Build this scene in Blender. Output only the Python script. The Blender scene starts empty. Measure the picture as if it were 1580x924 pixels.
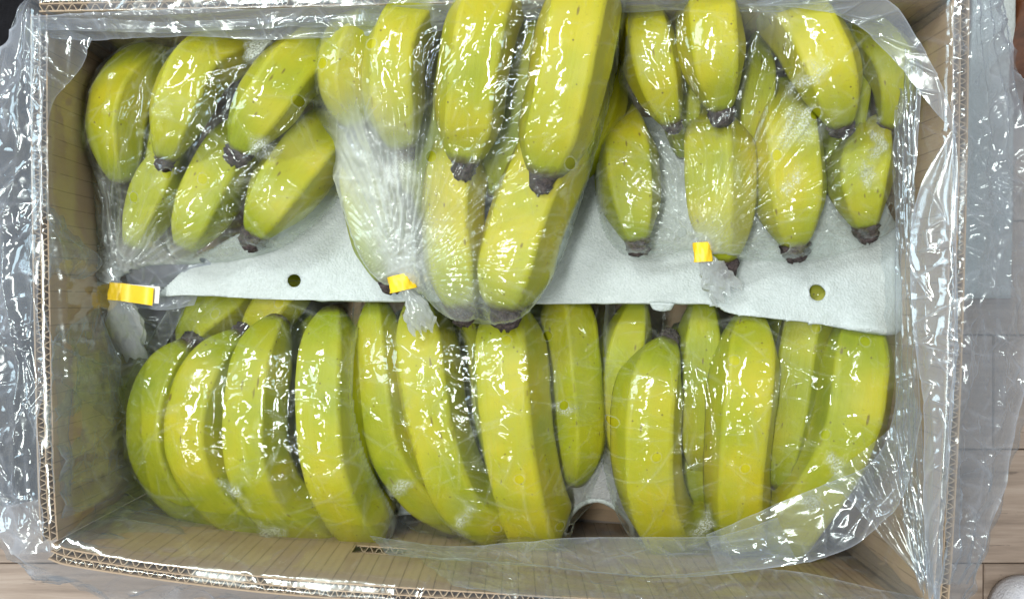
import bpy, bmesh, math, random
import numpy as np
from mathutils import Vector

random.seed(7)
RNG = np.random.RandomState(11)
S = bpy.context.scene
COL = S.collection

# ------------------------------------------------------------------ camera
CZ, F = 0.73, 1460.0          # camera height above the floor, focal length in photo pixels
RIM = 0.19                    # height of the carton rim
cam = bpy.data.cameras.new('camera')
cam.sensor_width = 36.0
cam.lens = 36.0 * F / 1580.0
cam.clip_start, cam.clip_end = 0.01, 50
co = bpy.data.objects.new('camera', cam)
COL.objects.link(co)
co.location = (0, 0, CZ)
S.camera = co

# ------------------------------------------------------------------ world, lamps, exposure
w = bpy.data.worlds.new('World'); S.world = w; w.use_nodes = True
bg = w.node_tree.nodes['Background']
bg.inputs[0].default_value = (0.86, 0.92, 1.0, 1); bg.inputs[1].default_value = 0.23
S.view_settings.view_transform = 'Standard'; S.view_settings.look = 'None'
S.view_settings.exposure = 0.0; S.view_settings.gamma = 1.0
S.cycles.use_denoising = True
S.cycles.max_bounces = 4; S.cycles.transparent_max_bounces = 24
S.cycles.diffuse_bounces = 2; S.cycles.glossy_bounces = 1; S.cycles.transmission_bounces = 2
S.cycles.use_adaptive_sampling = True; S.cycles.adaptive_threshold = 0.03
S.cycles.caustics_reflective = False; S.cycles.caustics_refractive = False
S.cycles.sample_clamp_indirect = 4.0

def lamp(name, loc, target, sx, sy, radiance, color):
    l = bpy.data.lights.new(name, 'AREA'); l.shape = 'RECTANGLE'; l.size = sx; l.size_y = sy
    l.energy = radiance * math.pi * sx * sy; l.color = color
    o = bpy.data.objects.new(name, l); COL.objects.link(o); o.location = loc
    o.rotation_euler = (Vector(target) - Vector(loc)).to_track_quat('-Z', 'Y').to_euler()
    return o
lamp('tube_and_glint_lamp', (-0.52, 0.05, 2.1), (-0.1, 0, 0.1), 1.0, 0.15, 60, (1.0, 1.0, 0.98))
lamp('tube_and_glint_lamp', (-0.85, 1.25, 2.0), (0, 0, 0.1), 1.2, 0.16, 48, (0.97, 1.0, 1.0))
lamp('tube_and_glint_lamp', (1.55, 0.25, 1.9), (0.1, 0, 0.1), 0.07, 1.0, 44, (0.98, 1.0, 1.0))  # added lamp on the right, gives the outer liner there its highlights
lamp('window_light', (-2.2, 0.5, 1.4), (0, 0, 0.15), 0.8, 0.9, 9.0, (0.72, 0.86, 1.0))
lamp('tube_and_glint_lamp', (-0.75, -1.25, 2.0), (0, 0, 0.1), 1.0, 0.07, 46, (1.0, 0.99, 0.96))  # added narrow lamp on the near side for glints on the lower bananas

# ------------------------------------------------------------------ helpers
def P(px, py, z):
    """photo pixel -> world point at height z (calibrated against the photograph)"""
    k = (CZ - z) / F
    return np.array([(px - 790.0) * k, -(py - 462.0) * k, z])

def tag(o, label=None, cat=None, group=None, kind=None):
    if label: o['label'] = label
    if cat: o['category'] = cat
    if group: o['group'] = group
    if kind: o['kind'] = kind
    return o

def empty(name, loc):
    o = bpy.data.objects.new(name, None); COL.objects.link(o); o.location = loc
    o.empty_display_size = 0.02
    return o

def mesh_obj(name, verts, faces, mat, parent=None, smooth=True, uvs=None, attrs=None, mats=None, fmat=None):
    me = bpy.data.meshes.new(name)
    me.from_pydata([tuple(map(float, v)) for v in verts], [], [tuple(int(i) for i in f) for f in faces])
    if smooth:
        me.polygons.foreach_set('use_smooth', [True] * len(me.polygons))
    me.materials.append(mat)
    for m in (mats or []): me.materials.append(m)
    if fmat is not None:
        me.polygons.foreach_set('material_index', fmat)
    if uvs is not None:
        lay = me.uv_layers.new(name='UVMap')
        li = np.zeros(len(me.loops), dtype=np.int32); me.loops.foreach_get('vertex_index', li)
        lay.data.foreach_set('uv', np.asarray(uvs, dtype=np.float32)[li].ravel())
    for k, a in (attrs or {}).items():
        at = me.attributes.new(k, 'FLOAT', 'POINT')
        at.data.foreach_set('value', np.asarray(a, dtype=np.float32))
    me.update()
    o = bpy.data.objects.new(name, me); COL.objects.link(o)
    if parent is not None:
        o.parent = parent
        o.matrix_parent_inverse = parent.matrix_world.inverted() if False else o.matrix_parent_inverse
        L = getattr(parent, 'location', Vector((0, 0, 0)))
        o.location = tuple(-wloc(parent))
    return o

def wloc(o):
    v = Vector(o.location)
    p = o.parent
    while p is not None:
        v = v + Vector(p.location); p = p.parent
    return v

def resample(pts, n):
    """Catmull-Rom through pts (any columns), n samples evenly by arc length of the first 3 columns"""
    p = np.array(pts, dtype=float)
    q = np.vstack([2 * p[0] - p[1], p, 2 * p[-1] - p[-2]])
    out = []
    for i in range(1, len(q) - 2):
        a, b, c, d = q[i - 1], q[i], q[i + 1], q[i + 2]
        for t in np.linspace(0, 1, 24, endpoint=False):
            out.append(0.5 * ((2 * b) + (-a + c) * t + (2 * a - 5 * b + 4 * c - d) * t * t + (-a + 3 * b - 3 * c + d) * t ** 3))
    out.append(p[-1]); out = np.array(out)
    k = min(3, out.shape[1])
    s = np.r_[0, np.cumsum(np.linalg.norm(np.diff(out[:, :k], axis=0), axis=1))]
    u = np.linspace(0, s[-1], n)
    return np.stack([np.interp(u, s, out[:, j]) for j in range(out.shape[1])], 1)

def linres(pts, n):
    p = np.array(pts, dtype=float)
    s = np.r_[0, np.cumsum(np.linalg.norm(np.diff(p[:, :2], axis=0), axis=1))]
    u = np.linspace(0, s[-1], n)
    return np.stack([np.interp(u, s, p[:, j]) for j in range(p.shape[1])], 1)

# numpy noises -----------------------------------------------------
TAB = RNG.rand(256, 256)
def vnoise(x, y, seed=0):
    x = x + seed * 17.31; y = y + seed * 9.77
    i, j = np.floor(x).astype(int), np.floor(y).astype(int)
    fx, fy = x - i, y - j
    fx, fy = fx * fx * (3 - 2 * fx), fy * fy * (3 - 2 * fy)
    g = lambda a, b: TAB[a % 256, b % 256]
    return ((g(i, j) * (1 - fx) + g(i + 1, j) * fx) * (1 - fy) + (g(i, j + 1) * (1 - fx) + g(i + 1, j + 1) * fx) * fy)

def facet(x, y, seed=0):
    """piecewise linear noise: flat triangular facets that meet in sharp creases"""
    wx = x + 0.75 * (vnoise(x * .8, y * .8, seed + 1) - .5) + .35 * (vnoise(x * 1.9, y * 1.9, seed + 2) - .5)
    wy = y + 0.75 * (vnoise(x * .8, y * .8, seed + 3) - .5) + .35 * (vnoise(x * 1.9, y * 1.9, seed + 4) - .5)
    a = seed * 1.3
    wx, wy = wx * math.cos(a) - wy * math.sin(a), wx * math.sin(a) + wy * math.cos(a)
    s = (wx + wy) * 0.366
    u, v = wx + s + seed * 7.7, wy + s + seed * 3.1
    i, j = np.floor(u).astype(int), np.floor(v).astype(int)
    fx, fy = u - i, v - j
    g = lambda p, q: TAB[p % 256, q % 256]
    up = fx > fy
    r1 = g(i, j) * (1 - fx) + g(i + 1, j) * (fx - fy) + g(i + 1, j + 1) * fy
    r2 = g(i, j) * (1 - fy) + g(i, j + 1) * (fy - fx) + g(i + 1, j + 1) * fx
    return np.where(up, r1, r2)

def crumple(x, y, seed=0, big=0.020, small=0.007, stretch=1.0, ang=0.0):
    """0..1 crumpled film relief; x, y in metres"""
    c, s = math.cos(ang), math.sin(ang)
    X, Y = x * c + y * s, (-x * s + y * c) * stretch
    r = 0.68 * facet(X / big, Y / big, seed) + 0.26 * facet(X / small, Y / small, seed + 5)
    r += 0.06 * facet(X / (small * .45), Y / (small * .45), seed + 9)
    return r

def ridge(t):
    """sharp-crested periodic fold, 0..1"""
    return 1 - np.abs(2 * (t - np.floor(t)) - 1)

def creases(X, Y, n, seed, lmin=.008, lmax=.035, wid=.0007, amp=.0009, ang=None, spread=.5, mask=None):
    """n sharp straight folds of random length laid over a sheet; returns relief and a 0..1 line mask"""
    rs = np.random.RandomState(seed); D = np.zeros(X.shape); Lm = np.zeros(X.shape)
    x0, x1, y0, y1 = X.min(), X.max(), Y.min(), Y.max()
    for _ in range(n):
        cx, cy = rs.uniform(x0, x1), rs.uniform(y0, y1); ln = lmin + (lmax - lmin) * rs.rand() ** 2
        a = rs.uniform(0, math.pi) if ang is None or rs.rand() < .3 else ang + spread * rs.randn()
        w = wid * rs.uniform(.6, 1.7); c, s_ = math.cos(a), math.sin(a); bend = rs.uniform(-8, 8)
        bx = np.abs(X - cx) < ln; by = np.abs(Y - cy) < ln; m = bx & by
        if not m.any(): continue
        dx, dy = X[m] - cx, Y[m] - cy
        u = dx * c + dy * s_; v = -dx * s_ + dy * c + bend * u * u
        t = np.clip(1 - (np.abs(u) / (ln / 2)) ** 2, 0, 1)
        side = rs.choice([-1, 1])
        g = np.exp(-np.abs(v) / (w * (1 + 2.5 * (v * side > 0)))) * t
        D[m] += amp * rs.uniform(.4, 1.3) * g; Lm[m] = np.maximum(Lm[m], np.exp(-(v / (w * .8)) ** 2) * t)
    return D, Lm

# ------------------------------------------------------------------ node helpers
def newmat(name):
    m = bpy.data.materials.new(name); m.use_nodes = True
    nt = m.node_tree; nt.nodes.clear()
    out = nt.nodes.new('ShaderNodeOutputMaterial')
    return m, nt, out

def N(nt, t, **kw):
    n = nt.nodes.new(t)
    for k, v in kw.items():
        if k.startswith('i_'):
            key = k[2:]
            n.inputs[int(key) if key.isdigit() else key].default_value = v
        else: setattr(n, k, v)
    return n

def L(nt, a, b): nt.links.new(a, b)

def M(nt, op, a, b=None, clamp=False):
    n = nt.nodes.new('ShaderNodeMath'); n.operation = op; n.use_clamp = clamp
    for i, v in enumerate((a, b)):
        if v is None: continue
        if hasattr(v, 'links'): nt.links.new(v, n.inputs[i])
        else: n.inputs[i].default_value = v
    return n.outputs[0]

def ramp(nt, fac, stops):
    r = nt.nodes.new('ShaderNodeValToRGB'); e = r.color_ramp.elements
    while len(e) < len(stops): e.new(0.5)
    for k, (p, c) in enumerate(stops):
        e[k].position = p; e[k].color = (*c, 1) if len(c) == 3 else c
    nt.links.new(fac, r.inputs[0]); return r.outputs[0]

def mixc(nt, fac, a, b, mode='MIX'):
    n = nt.nodes.new('ShaderNodeMix'); n.data_type = 'RGBA'; n.blend_type = mode
    for sock, v in ((n.inputs[0], fac), (n.inputs[6], a), (n.inputs[7], b)):
        if hasattr(v, 'links'): nt.links.new(v, sock)
        elif isinstance(v, tuple): sock.default_value = (*v, 1) if len(v) == 3 else v
        else: sock.default_value = v
    return n.outputs[2]

def noise(nt, vec, scale, detail=3, rough=.55, dist=0):
    n = nt.nodes.new('ShaderNodeTexNoise'); n.inputs['Scale'].default_value = scale
    n.inputs['Detail'].default_value = detail; n.inputs['Roughness'].default_value = rough
    n.inputs['Distortion'].default_value = dist
    if vec is not None: nt.links.new(vec, n.inputs['Vector'])
    return n.outputs['Fac']

def voro(nt, vec, scale, feature='F1', out='Distance', rand=1.0):
    n = nt.nodes.new('ShaderNodeTexVoronoi'); n.feature = feature
    n.inputs['Scale'].default_value = scale; n.inputs['Randomness'].default_value = rand
    if vec is not None: nt.links.new(vec, n.inputs['Vector'])
    return n.outputs[out]

def bump(nt, h, strength, dist, normal=None):
    b = nt.nodes.new('ShaderNodeBump'); b.inputs['Strength'].default_value = strength
    b.inputs['Distance'].default_value = dist; nt.links.new(h, b.inputs['Height'])
    if normal is not None: nt.links.new(normal, b.inputs['Normal'])
    return b.outputs[0]

# ------------------------------------------------------------------ materials
def film_material(name, tint, hazecol, refl=0.10, rough=0.09, bumpd=0.0006, scale=1.0, graze=.42, dewy=False):
    """clear polythene: a see-through sheet that mirrors lamps and is milky by its 'haze' attribute"""
    m, nt, out = newmat(name)
    tc = N(nt, 'ShaderNodeTexCoord').outputs['Object']
    nrm = bump(nt, noise(nt, tc, 190 * scale, 2, .6), 1.0, bumpd)
    lw = N(nt, 'ShaderNodeLayerWeight', i_Blend=.5)
    face = lw.outputs['Facing']
    fr = M(nt, 'ADD', M(nt, 'MULTIPLY', M(nt, 'POWER', face, 3.5), graze), refl, True)
    gl = N(nt, 'ShaderNodeBsdfGlossy', i_Roughness=rough); L(nt, nrm, gl.inputs['Normal'])
    gl.inputs['Color'].default_value = (.90, 1, .965, 1)
    rn = noise(nt, tc, 70 * scale, 2); L(nt, M(nt, 'MULTIPLY', M(nt, 'POWER', rn, 2.0), rough * 4.2), gl.inputs['Roughness'])
    tr = N(nt, 'ShaderNodeBsdfTransparent'); tr.inputs[0].default_value = (*tint, 1)
    df = N(nt, 'ShaderNodeBsdfDiffuse'); df.inputs[0].default_value = (*hazecol, 1)
    tl = N(nt, 'ShaderNodeBsdfTranslucent'); tl.inputs[0].default_value = (*hazecol, 1)
    hz = N(nt, 'ShaderNodeMixShader', i_0=.4); L(nt, df.outputs[0], hz.inputs[1]); L(nt, tl.outputs[0], hz.inputs[2])
    haze = N(nt, 'ShaderNodeAttribute', attribute_name='haze').outputs['Fac']
    if dewy:
        v1 = voro(nt, tc, 1000); dw = N(nt, 'ShaderNodeAttribute', attribute_name='dew').outputs['Fac']
        sz = M(nt, 'ADD', .10, M(nt, 'MULTIPLY', dw, .42))
        k = M(nt, 'MULTIPLY', M(nt, 'SUBTRACT', sz, v1), 12.0, True)
        haze = M(nt, 'ADD', M(nt, 'MULTIPLY', haze, 1.0), M(nt, 'ADD', M(nt, 'MULTIPLY', k, M(nt, 'MULTIPLY', dw, .45)), M(nt, 'MULTIPLY', dw, .20)))
        nrm2 = bump(nt, v1, .8, .0006); L(nt, nrm2, gl.inputs['Normal'])
    # film seen edge-on looks milkier, because the eye runs through more of it
    hf = M(nt, 'MULTIPLY', haze, M(nt, 'ADD', 1.0, M(nt, 'MULTIPLY', M(nt, 'POWER', face, 2.0), 2.0)))
    hf = M(nt, 'MINIMUM', hf, .88)
    m1 = N(nt, 'ShaderNodeMixShader'); L(nt, hf, m1.inputs[0]); L(nt, tr.outputs[0], m1.inputs[1]); L(nt, hz.outputs[0], m1.inputs[2])
    m2 = N(nt, 'ShaderNodeMixShader'); L(nt, fr, m2.inputs[0]); L(nt, m1.outputs[0], m2.inputs[1]); L(nt, gl.outputs[0], m2.inputs[2])
    L(nt, m2.outputs[0], out.inputs[0])
    return m

FILM = film_material('bag_film', (.985, .995, .985), (.82, .88, .84), refl=.062, rough=.078, bumpd=.00032)
DEWFILM = film_material('dewy_bag_film', (.985, .995, .985), (.88, .94, .90), refl=.055, rough=.14, bumpd=.0002, dewy=True)
LINER = film_material('liner_film', (.93, .945, .96), (.70, .76, .85), refl=.085, rough=.12, bumpd=.0003, scale=.5, graze=.05)
TAIL = film_material('gathered_film', (.93, .96, .95), (.85, .88, .87), refl=.14, rough=.11, bumpd=.0003, scale=1.2)

def banana_material():
    m, nt, out = newmat('banana_skin')
    tc = N(nt, 'ShaderNodeTexCoord'); ob = tc.outputs['Object']
    uv = N(nt, 'ShaderNodeSeparateXYZ'); L(nt, tc.outputs['UV'], uv.inputs[0])
    t, th = uv.outputs[0], uv.outputs[1]
    rnd = N(nt, 'ShaderNodeAttribute', attribute_name='ripe').outputs['Fac']
    big = noise(nt, ob, 22, 3, .5)
    v = M(nt, 'ADD', M(nt, 'MULTIPLY', M(nt, 'SUBTRACT', big, .5), 1.4), rnd)
    base = ramp(nt, v, [(.1, (.195, .26, .006)), (.45, (.355, .38, .009)), (.8, (.51, .45, .010))])
    # greener ends
    e = M(nt, 'MULTIPLY', M(nt, 'ABSOLUTE', M(nt, 'SUBTRACT', t, .5)), 2.0)
    ends = M(nt, 'POWER', e, 4.0)
    base = mixc(nt, M(nt, 'MULTIPLY', ends, .9, True), base, (.19, .27, .012))
    # long fine fibres along the skin
    mp = N(nt, 'ShaderNodeCombineXYZ'); L(nt, M(nt, 'MULTIPLY', t, 3.0), mp.inputs[0]); L(nt, M(nt, 'MULTIPLY', th, 60.0), mp.inputs[1])
    L(nt, M(nt, 'MULTIPLY', rnd, 13.0), mp.inputs[2])
    fib = noise(nt, mp.outputs[0], 1.0, 3, .6)
    base = mixc(nt, M(nt, 'MULTIPLY', M(nt, 'SUBTRACT', fib, .45, True), .9, True), base, (.40, .46, .02))
    ridgea = N(nt, 'ShaderNodeAttribute', attribute_name='ridge').outputs['Fac']
    base = mixc(nt, M(nt, 'MULTIPLY', M(nt, 'POWER', ridgea, 3.0), .22), base, (.38, .40, .03))
    # specks and scars
    warp = mixc(nt, .012, ob, N(nt, 'ShaderNodeTexNoise', i_Scale=200.0).outputs['Color'], 'ADD')
    sp = M(nt, 'LESS_THAN', voro(nt, ob, 170), .10)
    spg = M(nt, 'GREATER_THAN', noise(nt, ob, 75, 2), .52)
    base = mixc(nt, M(nt, 'MULTIPLY', M(nt, 'MULTIPLY', sp, spg), .75), base, (.10, .065, .02))
    sp2 = M(nt, 'LESS_THAN', voro(nt, ob, 400), .14)
    base = mixc(nt, M(nt, 'MULTIPLY', M(nt, 'MULTIPLY', sp2, M(nt, 'GREATER_THAN', noise(nt, ob, 120, 2), .48)), .45), base, (.20, .16, .02))
    sm = N(nt, 'ShaderNodeCombineXYZ'); L(nt, M(nt, 'MULTIPLY', t, 9.0), sm.inputs[0]); L(nt, M(nt, 'MULTIPLY', th, 22.0), sm.inputs[1]); L(nt, M(nt, 'MULTIPLY', rnd, 91.0), sm.inputs[2])
    sc = M(nt, 'LESS_THAN', voro(nt, mixc(nt, .25, sm.outputs[0], N(nt, 'ShaderNodeTexNoise', i_Scale=300.0).outputs['Color'], 'ADD'), 1.0), .12)
    scg = M(nt, 'GREATER_THAN', noise(nt, ob, 30, 1), .53)
    base = mixc(nt, M(nt, 'MULTIPLY', M(nt, 'MULTIPLY', sc, scg), .7), base, (.13, .075, .02))
    rb = M(nt, 'MULTIPLY', M(nt, 'MULTIPLY', M(nt, 'POWER', ridgea, 6.0), M(nt, 'GREATER_THAN', noise(nt, ob, 95, 4, .7), .60)), .55)
    base = mixc(nt, rb, base, (.15, .10, .025))
    pale = M(nt, 'MULTIPLY', M(nt, 'SUBTRACT', noise(nt, ob, 60, 5, .7, .8), .52, True), 2.0, True)
    base = mixc(nt, M(nt, 'MULTIPLY', pale, .5), base, (.46, .46, .05))
    # dark at the very tip
    base = mixc(nt, M(nt, 'MULTIPLY', M(nt, 'SUBTRACT', M(nt, 'ADD', t, M(nt, 'MULTIPLY', noise(nt, ob, 260, 3), .045)), .985), 28.0, True), base, (.09, .07, .03))
    bs = N(nt, 'ShaderNodeBsdfPrincipled'); L(nt, base, bs.inputs['Base Color'])
    bs.inputs['Roughness'].default_value = .46; bs.inputs['Specular IOR Level'].default_value = .35
    bs.inputs['Subsurface Weight'].default_value = .0
    hh = M(nt, 'ADD', M(nt, 'MULTIPLY', fib, .6), M(nt, 'MULTIPLY', noise(nt, ob, 300, 2), .3))
    L(nt, bump(nt, hh, .35, .0007), bs.inputs['Normal'])
    L(nt, bs.outputs[0], out.inputs[0]); return m
BANANA = banana_material()

def simple(name, col, rough=.6, var=None, vscale=60, bumpd=0, bscale=300, spec=.4, metal=0, detail=4):
    m, nt, out = newmat(name)
    ob = N(nt, 'ShaderNodeTexCoord').outputs['Object']
    bs = N(nt, 'ShaderNodeBsdfPrincipled'); bs.inputs['Roughness'].default_value = rough
    bs.inputs['Specular IOR Level'].default_value = spec; bs.inputs['Metallic'].default_value = metal
    if var:
        c = ramp(nt, noise(nt, ob, vscale, detail, .6), [(.3, col), (.7, var)])
        L(nt, c, bs.inputs['Base Color'])
    else: bs.inputs['Base Color'].default_value = (*col, 1)
    if bumpd: L(nt, bump(nt, noise(nt, ob, bscale, 4, .65), 1.0, bumpd), bs.inputs['Normal'])
    L(nt, bs.outputs[0], out.inputs[0]); return m
TIP = simple('dried_blossom_end', (.018, .013, .014), .7, (.12, .09, .085), 380, .0022, 520)
CROWN = simple('banana_crown', (.16, .17, .03), .6, (.32, .30, .06), 90, .001, 250)
TAPE = simple('yellow_tape', (.90, .60, .012), .4, (.93, .64, .02), 50, .0002, 200, .5)
TAPEBACK = simple('white_tape_back', (.75, .74, .68), .5)
BLACK = simple('black_fabric', (.004, .004, .005), .9, (.009, .009, .011), 200, .0006, 900, .2)
WHITEFUR = simple('white_plush', (.74, .75, .80), .95, (.86, .87, .90), 160, .0025, 500, .1)
REDWOOD = None

def foam_material(name, col, colb):
    m, nt, out = newmat(name)
    ob = N(nt, 'ShaderNodeTexCoord').outputs['Object']
    sp = voro(nt, ob, 420, 'F1', 'Color')
    sx = N(nt, 'ShaderNodeSeparateXYZ'); L(nt, sp, sx.inputs[0])
    n1 = noise(nt, ob, 30, 4, .6); n2 = noise(nt, ob, 750, 3, .7)
    v = M(nt, 'ADD', M(nt, 'MULTIPLY', n1, .45), M(nt, 'ADD', M(nt, 'MULTIPLY', sx.outputs[0], .2), M(nt, 'MULTIPLY', n2, .45)))
    c = ramp(nt, v, [(.3, colb), (.75, col)])
    bs = N(nt, 'ShaderNodeBsdfPrincipled'); L(nt, c, bs.inputs['Base Color'])
    bs.inputs['Roughness'].default_value = .42
    bs.inputs['Specular IOR Level'].default_value = .55
    bs.inputs['Subsurface Weight'].default_value = 0
    h = M(nt, 'ADD', M(nt, 'MULTIPLY', voro(nt, ob, 700), .8), M(nt, 'MULTIPLY', n2, .6))
    nb = bump(nt, h, .8, .0006)
    L(nt, nb, bs.inputs['Normal'])
    tl = N(nt, 'ShaderNodeBsdfTranslucent'); L(nt, c, tl.inputs[0])
    tp = N(nt, 'ShaderNodeBsdfTransparent')
    mx = N(nt, 'ShaderNodeMixShader', i_0=.22); L(nt, bs.outputs[0], mx.inputs[1]); L(nt, tl.outputs[0], mx.inputs[2])
    mx2 = N(nt, 'ShaderNodeMixShader', i_0=.12); L(nt, mx.outputs[0], mx2.inputs[1]); L(nt, tp.outputs[0], mx2.inputs[2])
    L(nt, mx2.outputs[0], out.inputs[0]); return m
FOAM = foam_material('white_foam', (.76, .84, .82), (.62, .70, .67))
FOAMG = foam_material('grey_foam', (.66, .68, .68), (.50, .52, .53))

def card_material(name, ticks):
    m, nt, out = newmat(name)
    tc = N(nt, 'ShaderNodeTexCoord'); ob = tc.outputs['Object']
    c = ramp(nt, noise(nt, ob, 18, 5, .6), [(.3, (.52, .36, .215)), (.7, (.62, .45, .28))])
    fine = noise(nt, ob, 900, 2)
    c = mixc(nt, M(nt, 'MULTIPLY', fine, .25), c, (.33, .22, .11))
    bs = N(nt, 'ShaderNodeBsdfPrincipled'); bs.inputs['Roughness'].default_value = .8
    bs.inputs['Specular IOR Level'].default_value = .25
    if ticks:
        uv = N(nt, 'ShaderNodeSeparateXYZ'); L(nt, tc.outputs['UV'], uv.inputs[0])
        u, vv = uv.outputs[0], uv.outputs[1]
        wob = M(nt, 'MULTIPLY', M(nt, 'SUBTRACT', noise(nt, ob, 25, 2), .5), .0012)
        f = M(nt, 'FRACT', M(nt, 'DIVIDE', M(nt, 'ADD', u, wob), .0098))
        ln = M(nt, 'LESS_THAN', M(nt, 'ABSOLUTE', M(nt, 'SUBTRACT', f, .5)), .032)
        dash = M(nt, 'GREATER_THAN', noise(nt, ob, 110, 2), .38)
        k = M(nt, 'MULTIPLY', ln, dash)
        c = mixc(nt, M(nt, 'MULTIPLY', k, .42), c, (.12, .08, .04))
        flute = M(nt, 'SINE', M(nt, 'MULTIPLY', u, 2 * math.pi / .0049))
        hh = M(nt, 'ADD', M(nt, 'MULTIPLY', flute, .12), M(nt, 'MULTIPLY', k, -1.0))
        L(nt, bump(nt, hh, .8, .0006), bs.inputs['Normal'])
    L(nt, c, bs.inputs['Base Color'])
    L(nt, bs.outputs[0], out.inputs[0]); return m
CARD = card_material('cardboard', True)
CARDP = card_material('cardboard_plain', False)
CARDLIGHT = simple('cardboard_edge', (.52, .38, .22), .8, (.62, .47, .30), 200)

def wood_material(name, a, b, c_):
    m, nt, out = newmat(name)
    tc = N(nt, 'ShaderNodeTexCoord'); ob = tc.outputs['Object']
    info = N(nt, 'ShaderNodeObjectInfo')
    mp = N(nt, 'ShaderNodeMapping'); mp.inputs['Scale'].default_value = (3.0, 42.0, 10.0); L(nt, ob, mp.inputs[0])
    off = N(nt, 'ShaderNodeCombineXYZ'); L(nt, M(nt, 'MULTIPLY', info.outputs['Random'], 40.0), off.inputs[0]); L(nt, M(nt, 'MULTIPLY', info.outputs['Random'], 17.0), off.inputs[1])
    L(nt, off.outputs[0], mp.inputs[1])
    n1 = noise(nt, mp.outputs[0], 1.6, 6, .65, .6)
    n2 = noise(nt, mp.outputs[0], 9.0, 3, .6)
    v = M(nt, 'ADD', M(nt, 'MULTIPLY', n1, .75), M(nt, 'MULTIPLY', n2, .25))
    c = ramp(nt, v, [(.32, a), (.5, b), (.66, c_)])
    streak = M(nt, 'LESS_THAN', noise(nt, mp.outputs[0], 5.5, 4, .7), .34)
    c = mixc(nt, M(nt, 'MULTIPLY', streak, .55), c, tuple(x * .45 for x in a))
    bs = N(nt, 'ShaderNodeBsdfPrincipled'); bs.inputs['Roughness'].default_value = .45; L(nt, c, bs.inputs['Base Color'])
    L(nt, bump(nt, v, .5, .0006), bs.inputs['Normal'])
    L(nt, bs.outputs[0], out.inputs[0]); return m
PLANK = wood_material('laminate', (.19, .145, .11), (.32, .25, .195), (.42, .345, .28))
RED = wood_material('red_brown_wood', (.06, .018, .006), (.13, .04, .014), (.20, .07, .025))

# ------------------------------------------------------------------ floor
fl = mesh_obj('floor', [(-1.6, -1.2, -.006), (1.6, -1.2, -.006), (1.6, 1.2, -.006), (-1.6, 1.2, -.006)], [(0, 1, 2, 3)],
              simple('floor_joint', (.05, .035, .025), .8), smooth=False)
tag(fl, kind='structure')
def slab(name, x0, x1, y0, y1, z0, z1, b, mat, parent=None):
    v = [(x0, y0, z0), (x1, y0, z0), (x1, y1, z0), (x0, y1, z0), (x0, y0, z1 - b), (x1, y0, z1 - b), (x1, y1, z1 - b), (x0, y1, z1 - b),
         (x0 + b, y0 + b, z1), (x1 - b, y0 + b, z1), (x1 - b, y1 - b, z1), (x0 + b, y1 - b, z1)]
    f = [(0, 3, 2, 1), (0, 1, 5, 4), (1, 2, 6, 5), (2, 3, 7, 6), (3, 0, 4, 7), (4, 5, 9, 8), (5, 6, 10, 9), (6, 7, 11, 10), (7, 4, 8, 11), (8, 9, 10, 11)]
    return mesh_obj(name, v, f, mat, parent, smooth=False)
seam_x, seam_y = P(1518, 869, 0)[0], P(1518, 869, 0)[1]
PW = 0.088
for r in range(-6, 11):
    y1 = seam_y + r * PW
    xs = seam_x if r == 0 else seam_x + random.uniform(-.5, .5)
    xs -= 1.8
    for k in range(5):
        if xs > 1.3: break
        x1 = xs + (.9 if (k or r) else .9)
        if x1 > -1.2:
            slab('plank', xs + .0004, x1 - .0004, y1 - PW + .0004, y1 - .0004, -.005, 0, .0008, PLANK, fl)
        xs = x1

# ------------------------------------------------------------------ cardboard carton
# centre line of the double-wall board seen at the rim, photo pixels, clockwise from the top left
TOP = [(60, 6), (200, 3), (400, -1), (700, -8), (1100, -14), (1483, -18)]
RIGHT = [(1483, -18), (1482, 100), (1479, 300), (1470, 600), (1457, 850), (1448, 965)]
BOTTOM = [(1448, 965), (1100, 946), (780, 928), (480, 908), (300, 889), (120, 862), (78, 850)]
LEFT = [(78, 850), (71, 740), (64, 450), (61, 250), (60, 6)]
TH = .0088
def curve2d(px, step=.0012):
    p = np.array([P(a, b, RIM)[:2] for a, b in px])
    r = resample(np.c_[p, np.zeros(len(p))], 200)
    n = max(8, int(np.linalg.norm(np.diff(r[:, :2], axis=0), axis=1).sum() / step))
    return resample(np.c_[p, np.zeros(len(p))], n)[:, :2]
def offset2d(p, d):
    t = np.gradient(p, axis=0); t /= np.linalg.norm(t, axis=1)[:, None]
    return p + np.c_[t[:, 1], -t[:, 0]] * d      # positive d = inwards for a clockwise path
HOLE = None
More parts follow.
